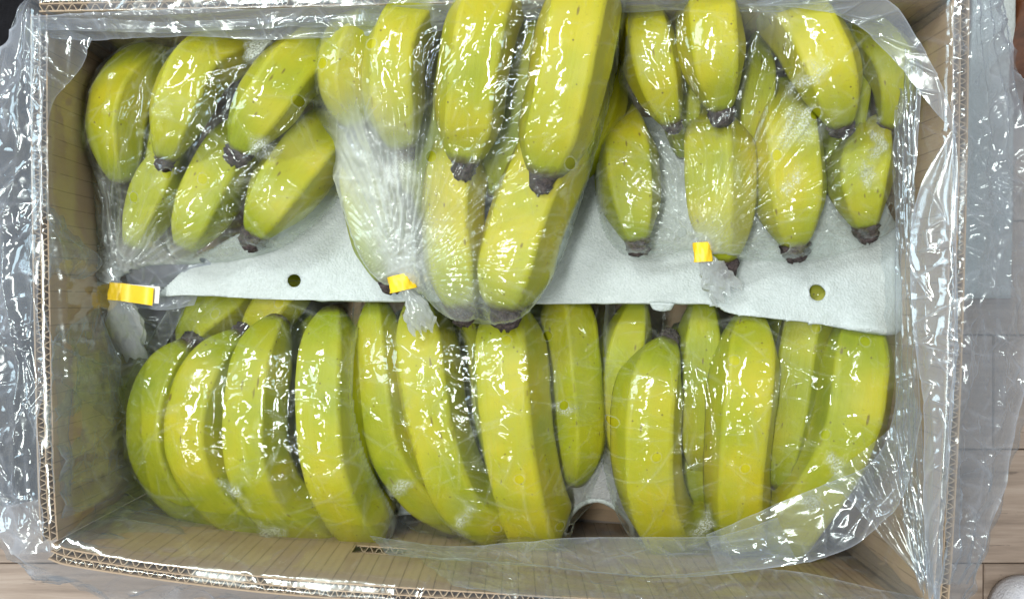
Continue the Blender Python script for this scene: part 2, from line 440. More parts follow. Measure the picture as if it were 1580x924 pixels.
def wall_strip(name, pts, th, z0, z1, mat, parent, hole=None, edge=None):
    """a standing sheet that follows pts; hole=(x0,x1,za,zb) leaves the hand hole open"""
    zs = [z0, z1] if hole is None else [z0, hole[2], hole[3], z1]
    a, b = offset2d(pts, th / 2), offset2d(pts, -th / 2)
    n = len(pts); V = []; U = []
    s = np.r_[0, np.cumsum(np.linalg.norm(np.diff(pts, axis=0), axis=1))]
    for side in (a, b):
        for z in zs:
            for i in range(n):
                V.append((*side[i], z)); U.append((s[i], z))
    R = len(zs); idx = lambda sd, r, i: sd * R * n + r * n + i
    Fc = []
    inh = lambda i: hole is not None and hole[0] < .5 * (pts[i, 0] + pts[i + 1, 0]) < hole[1]
    for i in range(n - 1):
        for r in range(R - 1):
            if r == 1 and R == 4 and inh(i):
                Fc.append((idx(0, 1, i), idx(0, 1, i + 1), idx(1, 1, i + 1), idx(1, 1, i)))
                Fc.append((idx(0, 2, i), idx(1, 2, i), idx(1, 2, i + 1), idx(0, 2, i + 1)))
                continue
            Fc.append((idx(0, r, i), idx(0, r, i + 1), idx(0, r + 1, i + 1), idx(0, r + 1, i)))
            Fc.append((idx(1, r, i + 1), idx(1, r, i), idx(1, r + 1, i), idx(1, r + 1, i + 1)))
        Fc.append((idx(0, R - 1, i), idx(0, R - 1, i + 1), idx(1, R - 1, i + 1), idx(1, R - 1, i)))
    for i in (0, n - 1):
        for r in range(R - 1):
            Fc.append((idx(0, r, i), idx(0, r + 1, i), idx(1, r + 1, i), idx(1, r, i)))
    o = mesh_obj(name, V, Fc, mat, parent, smooth=False, uvs=U)
    return o
box = empty('cardboard_carton', (0, 0, 0))
tag(box, 'open brown double-wall corrugated cardboard carton holding the bags of bananas', 'carton')
for wi, (nm, path) in enumerate((('wall', TOP), ('wall', RIGHT), ('wall', BOTTOM), ('wall', LEFT))):
    c = curve2d(path)
    trim = int(.006 / .0012)
    if wi in (1, 3): c = c[trim:-trim]
    hole = None
    if wi == 2:
        hx = P(560, 860, .13)[0]
        hole = (hx - .008, hx + .026, .108, .126)
    wl = wall_strip('wall', offset2d(c, TH / 2), .0009, .002, RIM, CARD, box, hole)
    wall_strip('middle_ply', offset2d(c, 0.0), .0007, .002, RIM - .0004, CARDP, wl, hole)
    wall_strip('outer_ply', offset2d(c, -TH / 2), .0009, .002, RIM, CARDP, wl, hole)
    n = len(c); s = np.r_[0, np.cumsum(np.linalg.norm(np.diff(c, axis=0), axis=1))]
    for d0, d1, per in ((.0005, TH / 2 - .0006, .0066), (-TH / 2 + .0006, -.0005, .0052)):
        u = np.arange(0, s[-1], per / 8)
        cx = np.c_[np.interp(u, s, c[:, 0]), np.interp(u, s, c[:, 1])]
        w01 = .5 - .5 * np.cos(2 * np.pi * u / per + 2.6 * vnoise(u * 45, u * 0 + d0 * 900, 3)); w01 = np.clip((w01 - .5) * 1.25 + .5, 0, 1)
        a, b = offset2d(cx, d0), offset2d(cx, d1)
        z = a * (1 - w01[:, None]) + b * w01[:, None] + (.0012 * (vnoise(u * 160, u * 0, 6) - .5))[:, None]
        wall_strip('fluting', z, .00045, .002, RIM - .0006 - random.random() * .0006, CARDLIGHT, wl, hole)
# bottom board
q = [P(a, b, RIM) for a, b in ((60, 6), (1483, -18), (1448, 965), (78, 850))]
mesh_obj('base_board', [(v[0] * .985, v[1] * .985, .0025) for v in q] + [(v[0] * .985, v[1] * .985, .0065) for v in q],
         [(3, 2, 1, 0), (4, 5, 6, 7), (0, 1, 5, 4), (1, 2, 6, 5), (2, 3, 7, 6), (3, 0, 4, 7)], CARDP, box, smooth=False)

# ------------------------------------------------------------------ bananas
BAN = {}   # hand -> list of (centre line, radius) for the film
def banana(hand, key, pts, hw, roll=68, tip=True, ripe=.5, stem_to=None, taper=.80):
    """pts: (px, py, z) from the stem end to the blossom end; hw: half width in photo pixels"""
    W = [P(*p) for p in pts]
    zc = np.mean([p[2] for p in pts])
    R = hw * (CZ - zc) / F
    stem = W[0]
    if stem_to is not None:
        c = P(*stem_to); W = [c, c * .45 + W[0] * .55 + np.array([0, 0, -.004])] + W
    n = 52
    C = resample(W, n)
    s = np.r_[0, np.cumsum(np.linalg.norm(np.diff(C, axis=0), axis=1))]; Ln = s[-1]; t = s / Ln
    r = np.ones(n)
    dt = (Ln - s)                                    # distance to the tip
    tl = .030 if key == 'E' else .042
    k = np.clip(dt / tl, 0, 1)
    e0 = .48 if key == 'E' else .35
    r *= e0 + (1 - e0) * np.sin(k * math.pi / 2) ** .85
    ds = s
    k2 = np.clip(ds / .050, 0, 1)
    r *= .30 + .70 * (k2 * k2 * (3 - 2 * k2))
    r *= 1 + .02 * np.sin(t * 9 + hw)
    rr = R * r
    BAN.setdefault(key, []).append((C, rr))
    T = np.gradient(C, axis=0); T /= np.linalg.norm(T, axis=1)[:, None]
    mid = n // 2 + 4
    Sd = np.zeros((n, 3)); s0 = np.cross(T[mid], [0, 0, 1.0]); s0 /= np.linalg.norm(s0)
    if s0[0] < 0: s0 = -s0
    Sd[mid] = s0
    for rng, dlt in ((range(mid + 1, n), -1), (range(mid - 1, -1, -1), 1)):
        for i in rng:
            v = Sd[i + dlt] - T[i] * np.dot(Sd[i + dlt], T[i]); Sd[i] = v / np.linalg.norm(v)
    Nn = np.cross(Sd, T); Nn *= np.sign(Nn[mid, 2])
    K = 60
    ph = np.deg2rad(roll) + .05 * random.uniform(-1, 1)
    th = np.linspace(0, 2 * np.pi, K, endpoint=False) + ph
    m = (th - ph + 1e-9) % (2 * np.pi / 5)
    poly = math.cos(math.pi / 5) / np.cos(m - math.pi / 5)
    V, U, RG = [], [], []
    jig = [random.uniform(.96, 1.04) for _ in range(5)]
    for i in range(n):
        kk = .97 * (0.35 + .65 * min(1, dt[i] / .02))
        # the five sides bulge a little: round the polygon off
        rad = (1 - kk) + kk * (poly / .915)
        rad = np.minimum(rad, 1.085)
        sec = ((th - ph) // (2 * np.pi / 5)).astype(int) % 5
        for j in range(K):
            rad_j = rr[i] * rad[j]
            V.append(C[i] + Sd[i] * math.cos(th[j]) * rad_j + Nn[i] * math.sin(th[j]) * rad_j)
            U.append((t[i], th[j] / (2 * np.pi)))
            RG.append(max(0, (poly[j] - .85) / .15))
    Fc = []
    for i in range(n - 1):
        for j in range(K):
            a, b = i * K + j, i * K + (j + 1) % K
            Fc.append((a, b, b + K, a + K))
    V.append(C[0] - T[0] * rr[0] * .3); U.append((0, .5)); RG.append(0)
    V.append(C[-1] + T[-1] * rr[-1] * .35); U.append((1, .5)); RG.append(0)
    for j in range(K):
        Fc.append((len(V) - 2, (j + 1) % K, j)); Fc.append((len(V) - 1, (n - 1) * K + j, (n - 1) * K + (j + 1) % K))
    V = np.array(V)
    # small dents
    dn = vnoise(V[:, 0] * 90 + 50, V[:, 1] * 90 + V[:, 2] * 40, 3) - .5
    cc = np.r_[np.repeat(C, K, 0), C[:1], C[-1:]]
    d = V - cc; V = cc + d * (1 + .035 * dn[:, None])
    # face orientation: outwards
    a, b, c4 = V[Fc[K * 10][0]], V[Fc[K * 10][1]], V[Fc[K * 10][2]]
    if np.dot(np.cross(b - a, c4 - a), a - C[10]) < 0: Fc = [f[::-1] for f in Fc]
    o = mesh_obj('banana', V, Fc, BANANA, hand, uvs=U, attrs={'ripe': [ripe] * len(V), 'ridge': RG})
    if tip:
        rt = rr[-1] * 1.06; V2 = []; K2, n2 = 18, 9; prof = [.80, 1.02, 1.06, 1.0, .98, .92, .84, .66, .30]
        ln = rt * 1.35
        if key == 'E': rt *= .74; ln *= .85
        rt *= random.uniform(.9, 1.08); ln *= random.uniform(.8, 1.15)
        for i in range(n2):
            x = -0.25 * ln + i / (n2 - 1) * ln * 1.25
            for j in range(K2):
                a = 2 * np.pi * j / K2
                q = rt * prof[i] * (1 + random.uniform(-.20, .16) + .10 * math.sin(5 * a + hw))
                if i == n2 - 1: x2 = x + random.uniform(-.35, .12) * rt
                else: x2 = x + random.uniform(-.1, .1) * rt
                V2.append(C[-1] + T[-1] * x2 + Sd[-1] * math.cos(a) * q + Nn[-1] * math.sin(a) * q)
        F2 = [(i * K2 + j, i * K2 + (j + 1) % K2, (i + 1) * K2 + (j + 1) % K2, (i + 1) * K2 + j) for i in range(n2 - 1) for j in range(K2)]
        V2.append(C[-1] + T[-1] * ln * .82)
        F2 += [((n2 - 1) * K2 + j, (n2 - 1) * K2 + (j + 1) % K2, len(V2) - 1) for j in range(K2)]
        mesh_obj('blossom_end', V2, F2, TIP, o, smooth=True)
    return o

def crown(hand, px, py, z, rx, ry):
    V, Fc = [], []
    c = P(px, py, z); K, n = 16, 8
    for i in range(n + 1):
        a = -math.pi / 2 + math.pi * i / n
        for j in range(K):
            b = 2 * math.pi * j / K; q = 1 + random.uniform(-.06, .06)
            V.append((c[0] + rx * q * math.copysign(abs(math.cos(a)) ** .7, 1) * math.cos(b), c[1] + ry * q * math.cos(a) ** .7 * math.sin(b) if i not in (0, n) else c[1], c[2] + .013 * math.sin(a)))
    for i in range(n):
        for j in range(K):
            Fc.append((i * K + j, i * K + (j + 1) % K, (i + 1) * K + (j + 1) % K, (i + 1) * K + j))
    mesh_obj('crown', V, Fc, CROWN, hand)

HANDS = {}
def hand(key, px, py, z, label):
    h = empty('banana_hand', tuple(P(px, py, z)))
    tag(h, label, 'bananas', 'hands of bananas packed in the carton'); HANDS[key] = h
    return h

# bottom left hand
h = hand('A', 400, 640, .05, 'curved yellow-green bananas in the lower left bag, nearest the empty carton corner')
cA = (450, 790, .040)
banana(h, 'A', [(385, 800, .072), (300, 762, .092), (252, 705, .106), (243, 640, .112), (262, 575, .108), (293, 531, .100)], 43, 75, True, .42, cA)
banana(h, 'A', [(426, 802, .080), (358, 768, .100), (312, 705, .116), (305, 640, .121), (328, 570, .116), (372, 517, .104)], 46, 66, True, .50, cA)
banana(h, 'A', [(486, 804, .082), (425, 765, .104), (394, 700, .119), (392, 620, .124), (404, 550, .118), (432, 492, .104)], 47, 60, False, .56, cA)
banana(h, 'A', [(560, 800, .084), (534, 762, .104), (512, 700, .118), (505, 620, .122), (508, 545, .115), (515, 478, .102)], 51, 64, False, .52, cA)
banana(h, 'A', [(430, 370, .062), (360, 455, .084), (315, 495, .086), (288, 545, .078)], 40, 60, False, .38)
banana(h, 'A', [(490, 340, .070), (450, 435, .088), (420, 478, .094), (380, 540, .086)], 38, 60, False, .45)
banana(h, 'A', [(400, 800, .045), (345, 740, .070), (325, 650, .078), (345, 560, .074), (370, 500, .064)], 44, 60, False, .34)
banana(h, 'A', [(500, 785, .050), (470, 740, .074), (448, 650, .082), (458, 560, .078), (475, 480, .066)], 44, 60, False, .34)
banana(h, 'A', [(590, 800, .050), (568, 700, .070), (560, 600, .074), (562, 500, .066)], 34, 60, False, .34)
crown(h, 460, 790, .040, .045, .014)
# bottom middle hand
h = hand('B', 740, 640, .05, 'long straight yellow-green bananas in the middle bag of the lower row')
cB = (740, 790, .038)
banana(h, 'B', [(722, 790, .072), (655, 755, .090), (605, 680, .104), (588, 590, .110), (580, 460, .100)], 40, 75, False, .48, cB)
banana(h, 'B', [(764, 792, .078), (710, 755, .098), (676, 670, .114), (658, 570, .119), (648, 455, .104)], 50, 62, False, .58, cB)
banana(h, 'B', [(824, 804, .078), (810, 755, .104), (793, 670, .122), (784, 570, .126), (782, 460, .110)], 57, 64, False, .62, cB)
banana(h, 'B', [(868, 400, .085), (876, 500, .100), (884, 580, .104), (890, 660, .098), (888, 745, .086)], 42, 92, False, .45)
banana(h, 'B', [(730, 800, .045), (690, 720, .070), (640, 620, .080), (625, 480, .070)], 42, 60, False, .34)
banana(h, 'B', [(790, 800, .045), (755, 720, .074), (725, 620, .082), (715, 470, .072)], 44, 60, False, .34)
banana(h, 'B', [(850, 760, .045), (845, 680, .070), (838, 560, .078), (835, 450, .070)], 38, 60, False, .34)
crown(h, 750, 790, .038, .045, .014)
# bottom right hand
h = hand('C', 1150, 640, .05, 'stout yellow-green bananas in the lower right bag beside the right carton wall')
cC = (1130, 790, .038)
banana(h, 'C', [(1000, 760, .070), (962, 650, .088), (962, 560, .096), (985, 460, .096)], 40, 60, False, .58)
banana(h, 'C', [(1030, 808, .076), (1003, 750, .100), (998, 670, .117), (1005, 590, .120), (1030, 528, .106)], 52, 62, True, .60, cC)
banana(h, 'C', [(1075, 745, .070), (1076, 650, .092), (1080, 560, .100), (1085, 455, .096)], 40, 60, False, .50)
banana(h, 'C', [(1142, 808, .080), (1138, 750, .102), (1142, 670, .121), (1150, 590, .126), (1158, 480, .108)], 51, 58, False, .58, cC)
banana(h, 'C', [(1275, 330, .080), (1262, 440, .098), (1240, 520, .100), (1228, 610, .100), (1212, 690, .094), (1200, 752, .086)], 40, 84, False, .46)
banana(h, 'C', [(1205, 812, .072), (1260, 745, .098), (1302, 670, .114), (1320, 590, .118), (1326, 480, .106)], 57, 66, False, .55, cC)
banana(h, 'C', [(1075, 815, .045), (1062, 740, .066), (1050, 620, .070), (1052, 500, .060)], 36, 60, False, .34)
banana(h, 'C', [(1200, 800, .045), (1195, 720, .066), (1190, 600, .074), (1190, 460, .066)], 36, 60, False, .34)
crown(h, 1140, 795, .038, .045, .014)
# top left hand
h = hand('D', 330, 220, .10, 'greener bananas fanned towards the lower left in the upper left bag')
cD = (330, 130, .090)
banana(h, 'D', [(240, 100, .128), (196, 140, .142), (181, 190, .145), (184, 240, .142), (190, 280, .136)], 43, 74, False, .42, (300, 95, .10))
banana(h, 'D', [(370, 70, .140), (310, 100, .158), (282, 150, .165), (266, 200, .163), (255, 245, .158)], 46, 46, True, .60, (430, 75, .11))
banana(h, 'D', [(500, 70, .150), (448, 110, .166), (418, 150, .171), (388, 195, .168), (370, 234, .164)], 50, 40, True, .58, (520, 60, .12))
banana(h, 'D', [(300, 200, .110), (262, 260, .128), (232, 320, .132), (205, 385, .134)], 42, 60, True, .45)
banana(h, 'D', [(400, 170, .110), (356, 235, .132), (326, 290, .140), (305, 335, .144), (286, 381, .139)], 50, 52, True, .46)
banana(h, 'D', [(545, 160, .110), (490, 220, .134), (455, 265, .141), (422, 312, .146), (394, 360, .140)], 54, 50, True, .50)
banana(h, 'D', [(185, 230, .095), (165, 300, .100), (160, 350, .098), (168, 410, .090)], 24, 60, False, .40)
banana(h, 'D', [(330, 90, .100), (270, 170, .122), (235, 240, .124), (215, 290, .112)], 42, 60, False, .34)
banana(h, 'D', [(470, 90, .105), (400, 190, .126), (360, 260, .126), (335, 310, .112)], 44, 60, False, .34)
crown(h, 440, 70, .100, .05, .014)
# top middle hand, topmost in the carton
h = hand('E', 740, 220, .12, 'large long yellow bananas heaped in the upper middle bag, highest in the carton')
banana(h, 'E', [(600, 10, .155), (552, 55, .172), (535, 100, .174), (540, 150, .168), (560, 192, .162)], 42, 30, True, .72, (690, -30, .14))
banana(h, 'E', [(665, 0, .165), (618, 55, .186), (606, 110, .190), (610, 170, .184), (622, 226, .175)], 46, 50, True, .70, (720, -30, .15))
banana(h, 'E', [(775, -30, .180), (746, 30, .196), (733, 90, .200), (726, 150, .194), (722, 205, .184), (717, 248, .179)], 54, 52, True, .78, (820, -50, .16))
banana(h, 'E', [(905, -30, .185), (892, 30, .202), (880, 90, .206), (868, 150, .202), (852, 215, .192), (840, 268, .187)], 60, 58, True, .80, (880, -60, .16))
banana(h, 'E', [(720, 180, .130), (703, 250, .154), (696, 320, .158), (700, 390, .160), (713, 472, .155)], 49, 58, True, .66)
banana(h, 'E', [(880, 150, .135), (848, 240, .156), (820, 310, .163), (797, 380, .162), (785, 430, .161), (781, 474, .158)], 62, 62, True, .68)
banana(h, 'E', [(545, 200, .115), (560, 270, .134), (575, 330, .138), (590, 385, .140), (602, 430, .138)], 46, 60, True, .40)
banana(h, 'E', [(480, 110, .120), (500, 160, .124), (505, 212, .122)], 30, 60, True, .40)
banana(h, 'E', [(950, 60, .130), (938, 130, .142), (915, 200, .140), (880, 280, .130)], 36, 60, False, .40)
banana(h, 'E', [(800, 30, .130), (790, 120, .150), (775, 200, .140)], 40, 60, False, .45)
banana(h, 'E', [(690, 40, .130), (672, 120, .150), (655, 200, .150), (640, 300, .135)], 38, 60, False, .50)
banana(h, 'E', [(700, 60, .135), (680, 160, .150), (672, 250, .148), (664, 340, .134)], 40, 60, False, .34)
banana(h, 'E', [(840, -20, .140), (820, 90, .160), (800, 180, .156), (760, 300, .138)], 44, 60, False, .34)
crown(h, 800, -55, .150, .055, .014)
# top right hand
h = hand('F', 1170, 200, .11, 'two-tier yellow-green bananas in the upper right bag, blossom ends pointing down')
banana(h, 'F', [(985, 15, .140), (1000, 60, .164), (1010, 105, .168), (1022, 150, .164), (1037, 190, .158)], 45, 62, True, .66, (1060, -25, .12))
banana(h, 'F', [(1092, -15, .160), (1096, 40, .180), (1100, 90, .182), (1107, 135, .176), (1112, 170, .171)], 51, 60, True, .72, (1110, -55, .13))
banana(h, 'F', [(1205, 5, .150), (1245, 45, .170), (1272, 95, .178), (1288, 145, .175), (1297, 192, .166)], 54, 70, True, .70, (1150, -20, .12))
banana(h, 'F', [(1330, 50, .135), (1372, 90, .150), (1383, 130, .152), (1376, 175, .146), (1367, 195, .142)], 40, 70, True, .50, (1250, 20, .12))
banana(h, 'F', [(960, 150, .110), (965, 220, .132), (970, 280, .137), (977, 330, .140), (983, 372, .138)], 50, 58, True, .54)
banana(h, 'F', [(1100, 150, .115), (1106, 230, .142), (1108, 300, .146), (1112, 350, .143), (1118, 402, .138)], 54, 86, True, .58)
banana(h, 'F', [(1205, 130, .115), (1214, 210, .142), (1219, 270, .147), (1222, 330, .146), (1226, 378, .141)], 57, 60, True, .52)
banana(h, 'F', [(1365, 180, .120), (1338, 230, .138), (1328, 270, .142), (1330, 310, .142), (1336, 350, .139)], 52, 70, True, .56)
banana(h, 'F', [(1060, 40, .115), (1055, 150, .130), (1054, 200, .126), (1056, 240, .116)], 36, 60, False, .34)
banana(h, 'F', [(1175, 40, .115), (1165, 140, .132), (1165, 240, .126), (1165, 330, .112)], 38, 60, False, .34)
banana(h, 'F', [(1320, 60, .115), (1310, 150, .130), (1295, 230, .126), (1285, 300, .114)], 36, 60, False, .34)
crown(h, 1130, -40, .12, .06, .014)

# ------------------------------------------------------------------ draped sheets over bananas
def obstacle(X, Y, key_list, grow):
    H = np.full(X.shape, -1.0)
    for key in key_list:
        for C, rr in BAN[key]:
            st = 1
            for i in range(0, len(C), st):
                r = rr[i] * 1.03 + grow
                x0, y0 = C[i, 0], C[i, 1]
                d2 = (X - x0) ** 2 + (Y - y0) ** 2
                msk = d2 < r * r
                if msk.any():
                    H[msk] = np.maximum(H[msk], C[i, 2] + np.sqrt(r * r - d2[msk]))
    return H

def inside(X, Y, poly):
    r = np.zeros(X.shape, bool); n = len(poly)
    for i in range(n):
        x0, y0 = poly[i][:2]; x1, y1 = poly[(i + 1) % n][:2]
        if y0 == y1: continue
        c = ((y0 > Y) != (y1 > Y)) & (X < (x1 - x0) * (Y - y0) / (y1 - y0) + x0)
        r ^= c
    return r

def nearest(X, Y, poly):
    """nearest point on the outline for every (X, Y): x, y, z, distance"""
    best = np.full(X.shape, 1e9); bx = np.zeros(X.shape); by = np.zeros(X.shape); bz = np.zeros(X.shape)
    n = len(poly)
    for i in range(n):
        a, b = poly[i], poly[(i + 1) % n]
        dx, dy = b[0] - a[0], b[1] - a[1]; q = dx * dx + dy * dy + 1e-12
        t = np.clip(((X - a[0]) * dx + (Y - a[1]) * dy) / q, 0, 1)
        cx, cy = a[0] + t * dx, a[1] + t * dy
        d = np.hypot(X - cx, Y - cy); m = d < best
        best[m] = d[m]; bx[m] = cx[m]; by[m] = cy[m]; bz[m] = (a[2] + t * (b[2] - a[2]))[m]
    return bx, by, bz, best

def bilin(A, gx, gy):
    i = np.clip(np.floor(gx).astype(int), 0, A.shape[1] - 2); j = np.clip(np.floor(gy).astype(int), 0, A.shape[0] - 2)
    fx, fy = np.clip(gx - i, 0, 1), np.clip(gy - j, 0, 1)
    return (A[j, i] * (1 - fx) + A[j, i + 1] * fx) * (1 - fy) + (A[j + 1, i] * (1 - fx) + A[j + 1, i + 1] * fx) * fy

def drape(outline_px, keys, grow=.0012, sag=3.0, fine=.00088, iters=700, floor_z=None, smooth=2):
    """taut membrane laid over the bananas inside an outline: returns fine grid and heights"""
    ol = resample([P(*p) for p in outline_px + outline_px[:1]], 160)[:-1]
    x0, x1 = ol[:, 0].min() - .006, ol[:, 0].max() + .006
    y0, y1 = ol[:, 1].min() - .006, ol[:, 1].max() + .006
    c = .003
    xs, ys = np.arange(x0, x1, c), np.arange(y0, y1, c)
    X, Y = np.meshgrid(xs, ys)
    ins = inside(X, Y, ol); bx, by, bz, bd = nearest(X, Y, ol)
    H = obstacle(X, Y, keys, grow)
    Z = np.where(ins, np.maximum(H, bz), bz)
    for _ in range(iters):
        A = Z.copy()
        A[1:-1, 1:-1] = (Z[:-2, 1:-1] + Z[2:, 1:-1] + Z[1:-1, :-2] + Z[1:-1, 2:]) * .25 - sag * c * c * .25
        Z = np.where(ins, np.maximum(A, H), bz)
    xf, yf = np.arange(x0, x1, fine), np.arange(y0, y1, fine)
    XF, YF = np.meshgrid(xf, yf)
    ZF = bilin(Z, (XF - x0) / c, (YF - y0) / c)
    insf = inside(XF, YF, ol); fx, fy, fz, fd = nearest(XF, YF, ol)
    HF = obstacle(XF, YF, keys, grow)
    ZF = np.maximum(ZF, np.where(insf, HF, -1))
    for _ in range(smooth):
        ZF[1:-1, 1:-1] = ZF[1:-1, 1:-1] * .5 + .125 * (ZF[:-2, 1:-1] + ZF[2:, 1:-1] + ZF[1:-1, :-2] + ZF[1:-1, 2:])
    return XF, YF, ZF, HF, insf, (fx, fy, fz, fd), ol

def grid_to_mesh(X, Y, Z, ins, snap, extra=None):
    """quads whose corners touch the inside; outside corners are pulled onto the outline"""
    fx, fy, fz, fd = snap
    h, w_ = X.shape
    q = ins[:-1, :-1].astype(int) + ins[1:, :-1] + ins[:-1, 1:] + ins[1:, 1:]
    jj, ii = np.nonzero(q >= 2)
    use = np.zeros(X.shape, bool)
    for dj in (0, 1):
        for di in (0, 1): use[jj + dj, ii + di] = True
    out = use & ~ins
    X2, Y2, Z2 = X.copy(), Y.copy(), Z.copy()
    X2[out], Y2[out] = fx[out], fy[out]
    idx = -np.ones(X.shape, int); idx[use] = np.arange(use.sum())
    V = np.stack([X2[use], Y2[use], Z2[use]], 1)
    Fc = np.stack([idx[jj, ii], idx[jj, ii + 1], idx[jj + 1, ii + 1], idx[jj + 1, ii]], 1)
    return V, Fc, use

GROUP_BAG = 'perforated clear bags of bananas in the carton'
def film_bag(key, outline, label, tie=None, seed=0, amp=.0019, gather=1.0, dews=(), hazes=(), sag=3.0, pleat_n=46, pleat_dir=None, base_haze=.015):
    bag = empty('banana_bag', tuple(np.mean([P(*p) for p in outline], axis=0)))
    tag(bag, label, 'plastic bag', GROUP_BAG)
    X, Y, Z, H, ins, snap, ol = drape(outline, [key], sag=sag)
    free = np.clip((Z - H - .0008) / .006, 0, 1); free[H < 0] = 1      # where the film hangs off the fruit
    D = amp * (.50 + .9 * free) * (1.25 * facet(X / .026, Y / .022, seed) + .30 * facet(X / .011, Y / .011, seed + 5) + .09 * facet(X / .0042, Y / .0042, seed + 9))
    # long tension folds between the fruit, mostly level, in patches
    ang = .25 * math.sin(seed * 2.1)
    U = (X * math.sin(ang) + Y * math.cos(ang)); Vv = (X * math.cos(ang) - Y * math.sin(ang))
    w1 = vnoise(X * 30, Y * 30, seed + 2)
    fold = ridge(U / .015 + 4.5 * vnoise(Vv * 22, U * 26, seed + 4)) ** 4
    D += .0012 * fold * np.clip((w1 - .5) * 4, 0, 1) * (.4 + .9 * free)
    vert = ridge(Vv / .013 + 4.0 * vnoise(Vv * 25, U * 14, seed + 6)) ** 4
    D += .0011 * vert * free * np.clip((vnoise(X * 24, Y * 24, seed + 8) - .4) * 4, 0, 1)
    cd, cl = creases(X, Y, 480, seed + 100, .005, .030, ang=ang, spread=.8, wid=.0005, amp=.0008)
    D += cd
    cd2, cl2 = creases(X, Y, 40, seed + 200, .03, .08, .0009, .0014)
    D += cd2; cl = np.maximum(cl, cl2)
    haze = .6 * base_haze + .01 * free * vnoise(X * 60, Y * 60, seed + 3) + .11 * cl + .14 * np.clip(facet(X / .015, Y / .020, seed + 41) - .64, 0, 1)  # film milkiness, whitened creases, and pale patches painted as sheen around the glints
    if tie is not None:
        t = P(*tie); dx, dy = X - t[0], Y - t[1]; r = np.hypot(dx, dy) + 1e-6; a = np.arctan2(dy, dx)
        n1 = vnoise(a * 4 + 20, r * 40, seed + 5) + 1.3 * vnoise(a * 7 + 40, r * 18, seed + 15)
        fall = np.exp(-r / (.050 * gather))
        pl = ridge(a / (2 * np.pi) * pleat_n + 1.6 * n1) ** 1.4 + .6 * ridge(a / (2 * np.pi) * pleat_n * 2.3 + 2.1 * n1 + .3)
        D += np.minimum(.0042 * fall, .10 * r + .0002) * pl * (.45 + .9 * free)
        haze += .36 * np.exp(-r / .016) + .17 * np.exp(-r / .055) * (pl > 1.0)
        # gathered film rises to the tie
        Z = Z + 0
    for (px, py, z, rad, amt) in hazes:
        c = P(px, py, z); haze = haze + amt * np.exp(-(((X - c[0]) ** 2 + (Y - c[1]) ** 2) / rad ** 2))
        D = D + amt * .0045 * np.exp(-(((X - c[0]) ** 2 + (Y - c[1]) ** 2) / rad ** 2)) * crumple(X, Y, seed + 13, .006, .003)
    dew = np.zeros(X.shape)
    for (px, py, z, rad) in dews:
        c = P(px, py, z); sx = 1 + .8 * math.sin(px); an = px * .7
        dx, dy = X - c[0], Y - c[1]; dx, dy = dx * math.cos(an) + dy * math.sin(an), -dx * math.sin(an) + dy * math.cos(an)
        dew = np.maximum(dew, np.exp(-(dx * dx + dy * dy * (1.5 + sx)) / rad ** 2))
    dm = dew + .8 * (vnoise(X * 75, Y * 75, seed + 31) - .5) + .6 * (vnoise(X * 190, Y * 190, seed + 33) - .5) + .3 * (vnoise(X * 480, Y * 480, seed + 35) - .5)
    dew = np.clip((dm - .47) * 1.9, 0, 1)
    haze = haze + .30 * np.exp(-snap[3] / .0013)
    Zf = np.where(ins, Z + D + .0003, snap[2] + .3 * D)
    # punched air holes in the film
    V, Fc, use = grid_to_mesh(X, Y, Zf, ins, snap)
    hol = []
    rs = random.Random(seed * 31 + 5)
    bxs, bys = (ol[:, 0].min(), ol[:, 0].max()), (ol[:, 1].min(), ol[:, 1].max())
    for _ in range(9):
        hx, hy = rs.uniform(*bxs), rs.uniform(*bys); hol.append((hx, hy))
    cen = V[Fc].mean(axis=1); keep = np.ones(len(Fc), bool)
    rimh = np.zeros(len(V))
    for hx, hy in hol:
        keep &= np.hypot(cen[:, 0] - hx, cen[:, 1] - hy) > .0027
        dd = np.hypot(V[:, 0] - hx, V[:, 1] - hy)
        band = (dd > .0019) & (dd < .0036)
        sc = np.where(band, .0030 / np.maximum(dd, 1e-6), 1)
        V[:, 0] = np.where(band, hx + (V[:, 0] - hx) * sc, V[:, 0]); V[:, 1] = np.where(band, hy + (V[:, 1] - hy) * sc, V[:, 1])
        rimh = np.maximum(rimh, band * .20)
    fdew = dew[use][Fc[keep]].max(axis=1) > .02
    o = mesh_obj('film', V, Fc[keep], FILM, bag, mats=[DEWFILM], fmat=fdew.astype(np.int32), attrs={'haze': np.clip(haze[use] + rimh, 0, .85), 'dew': dew[use]})
    return bag

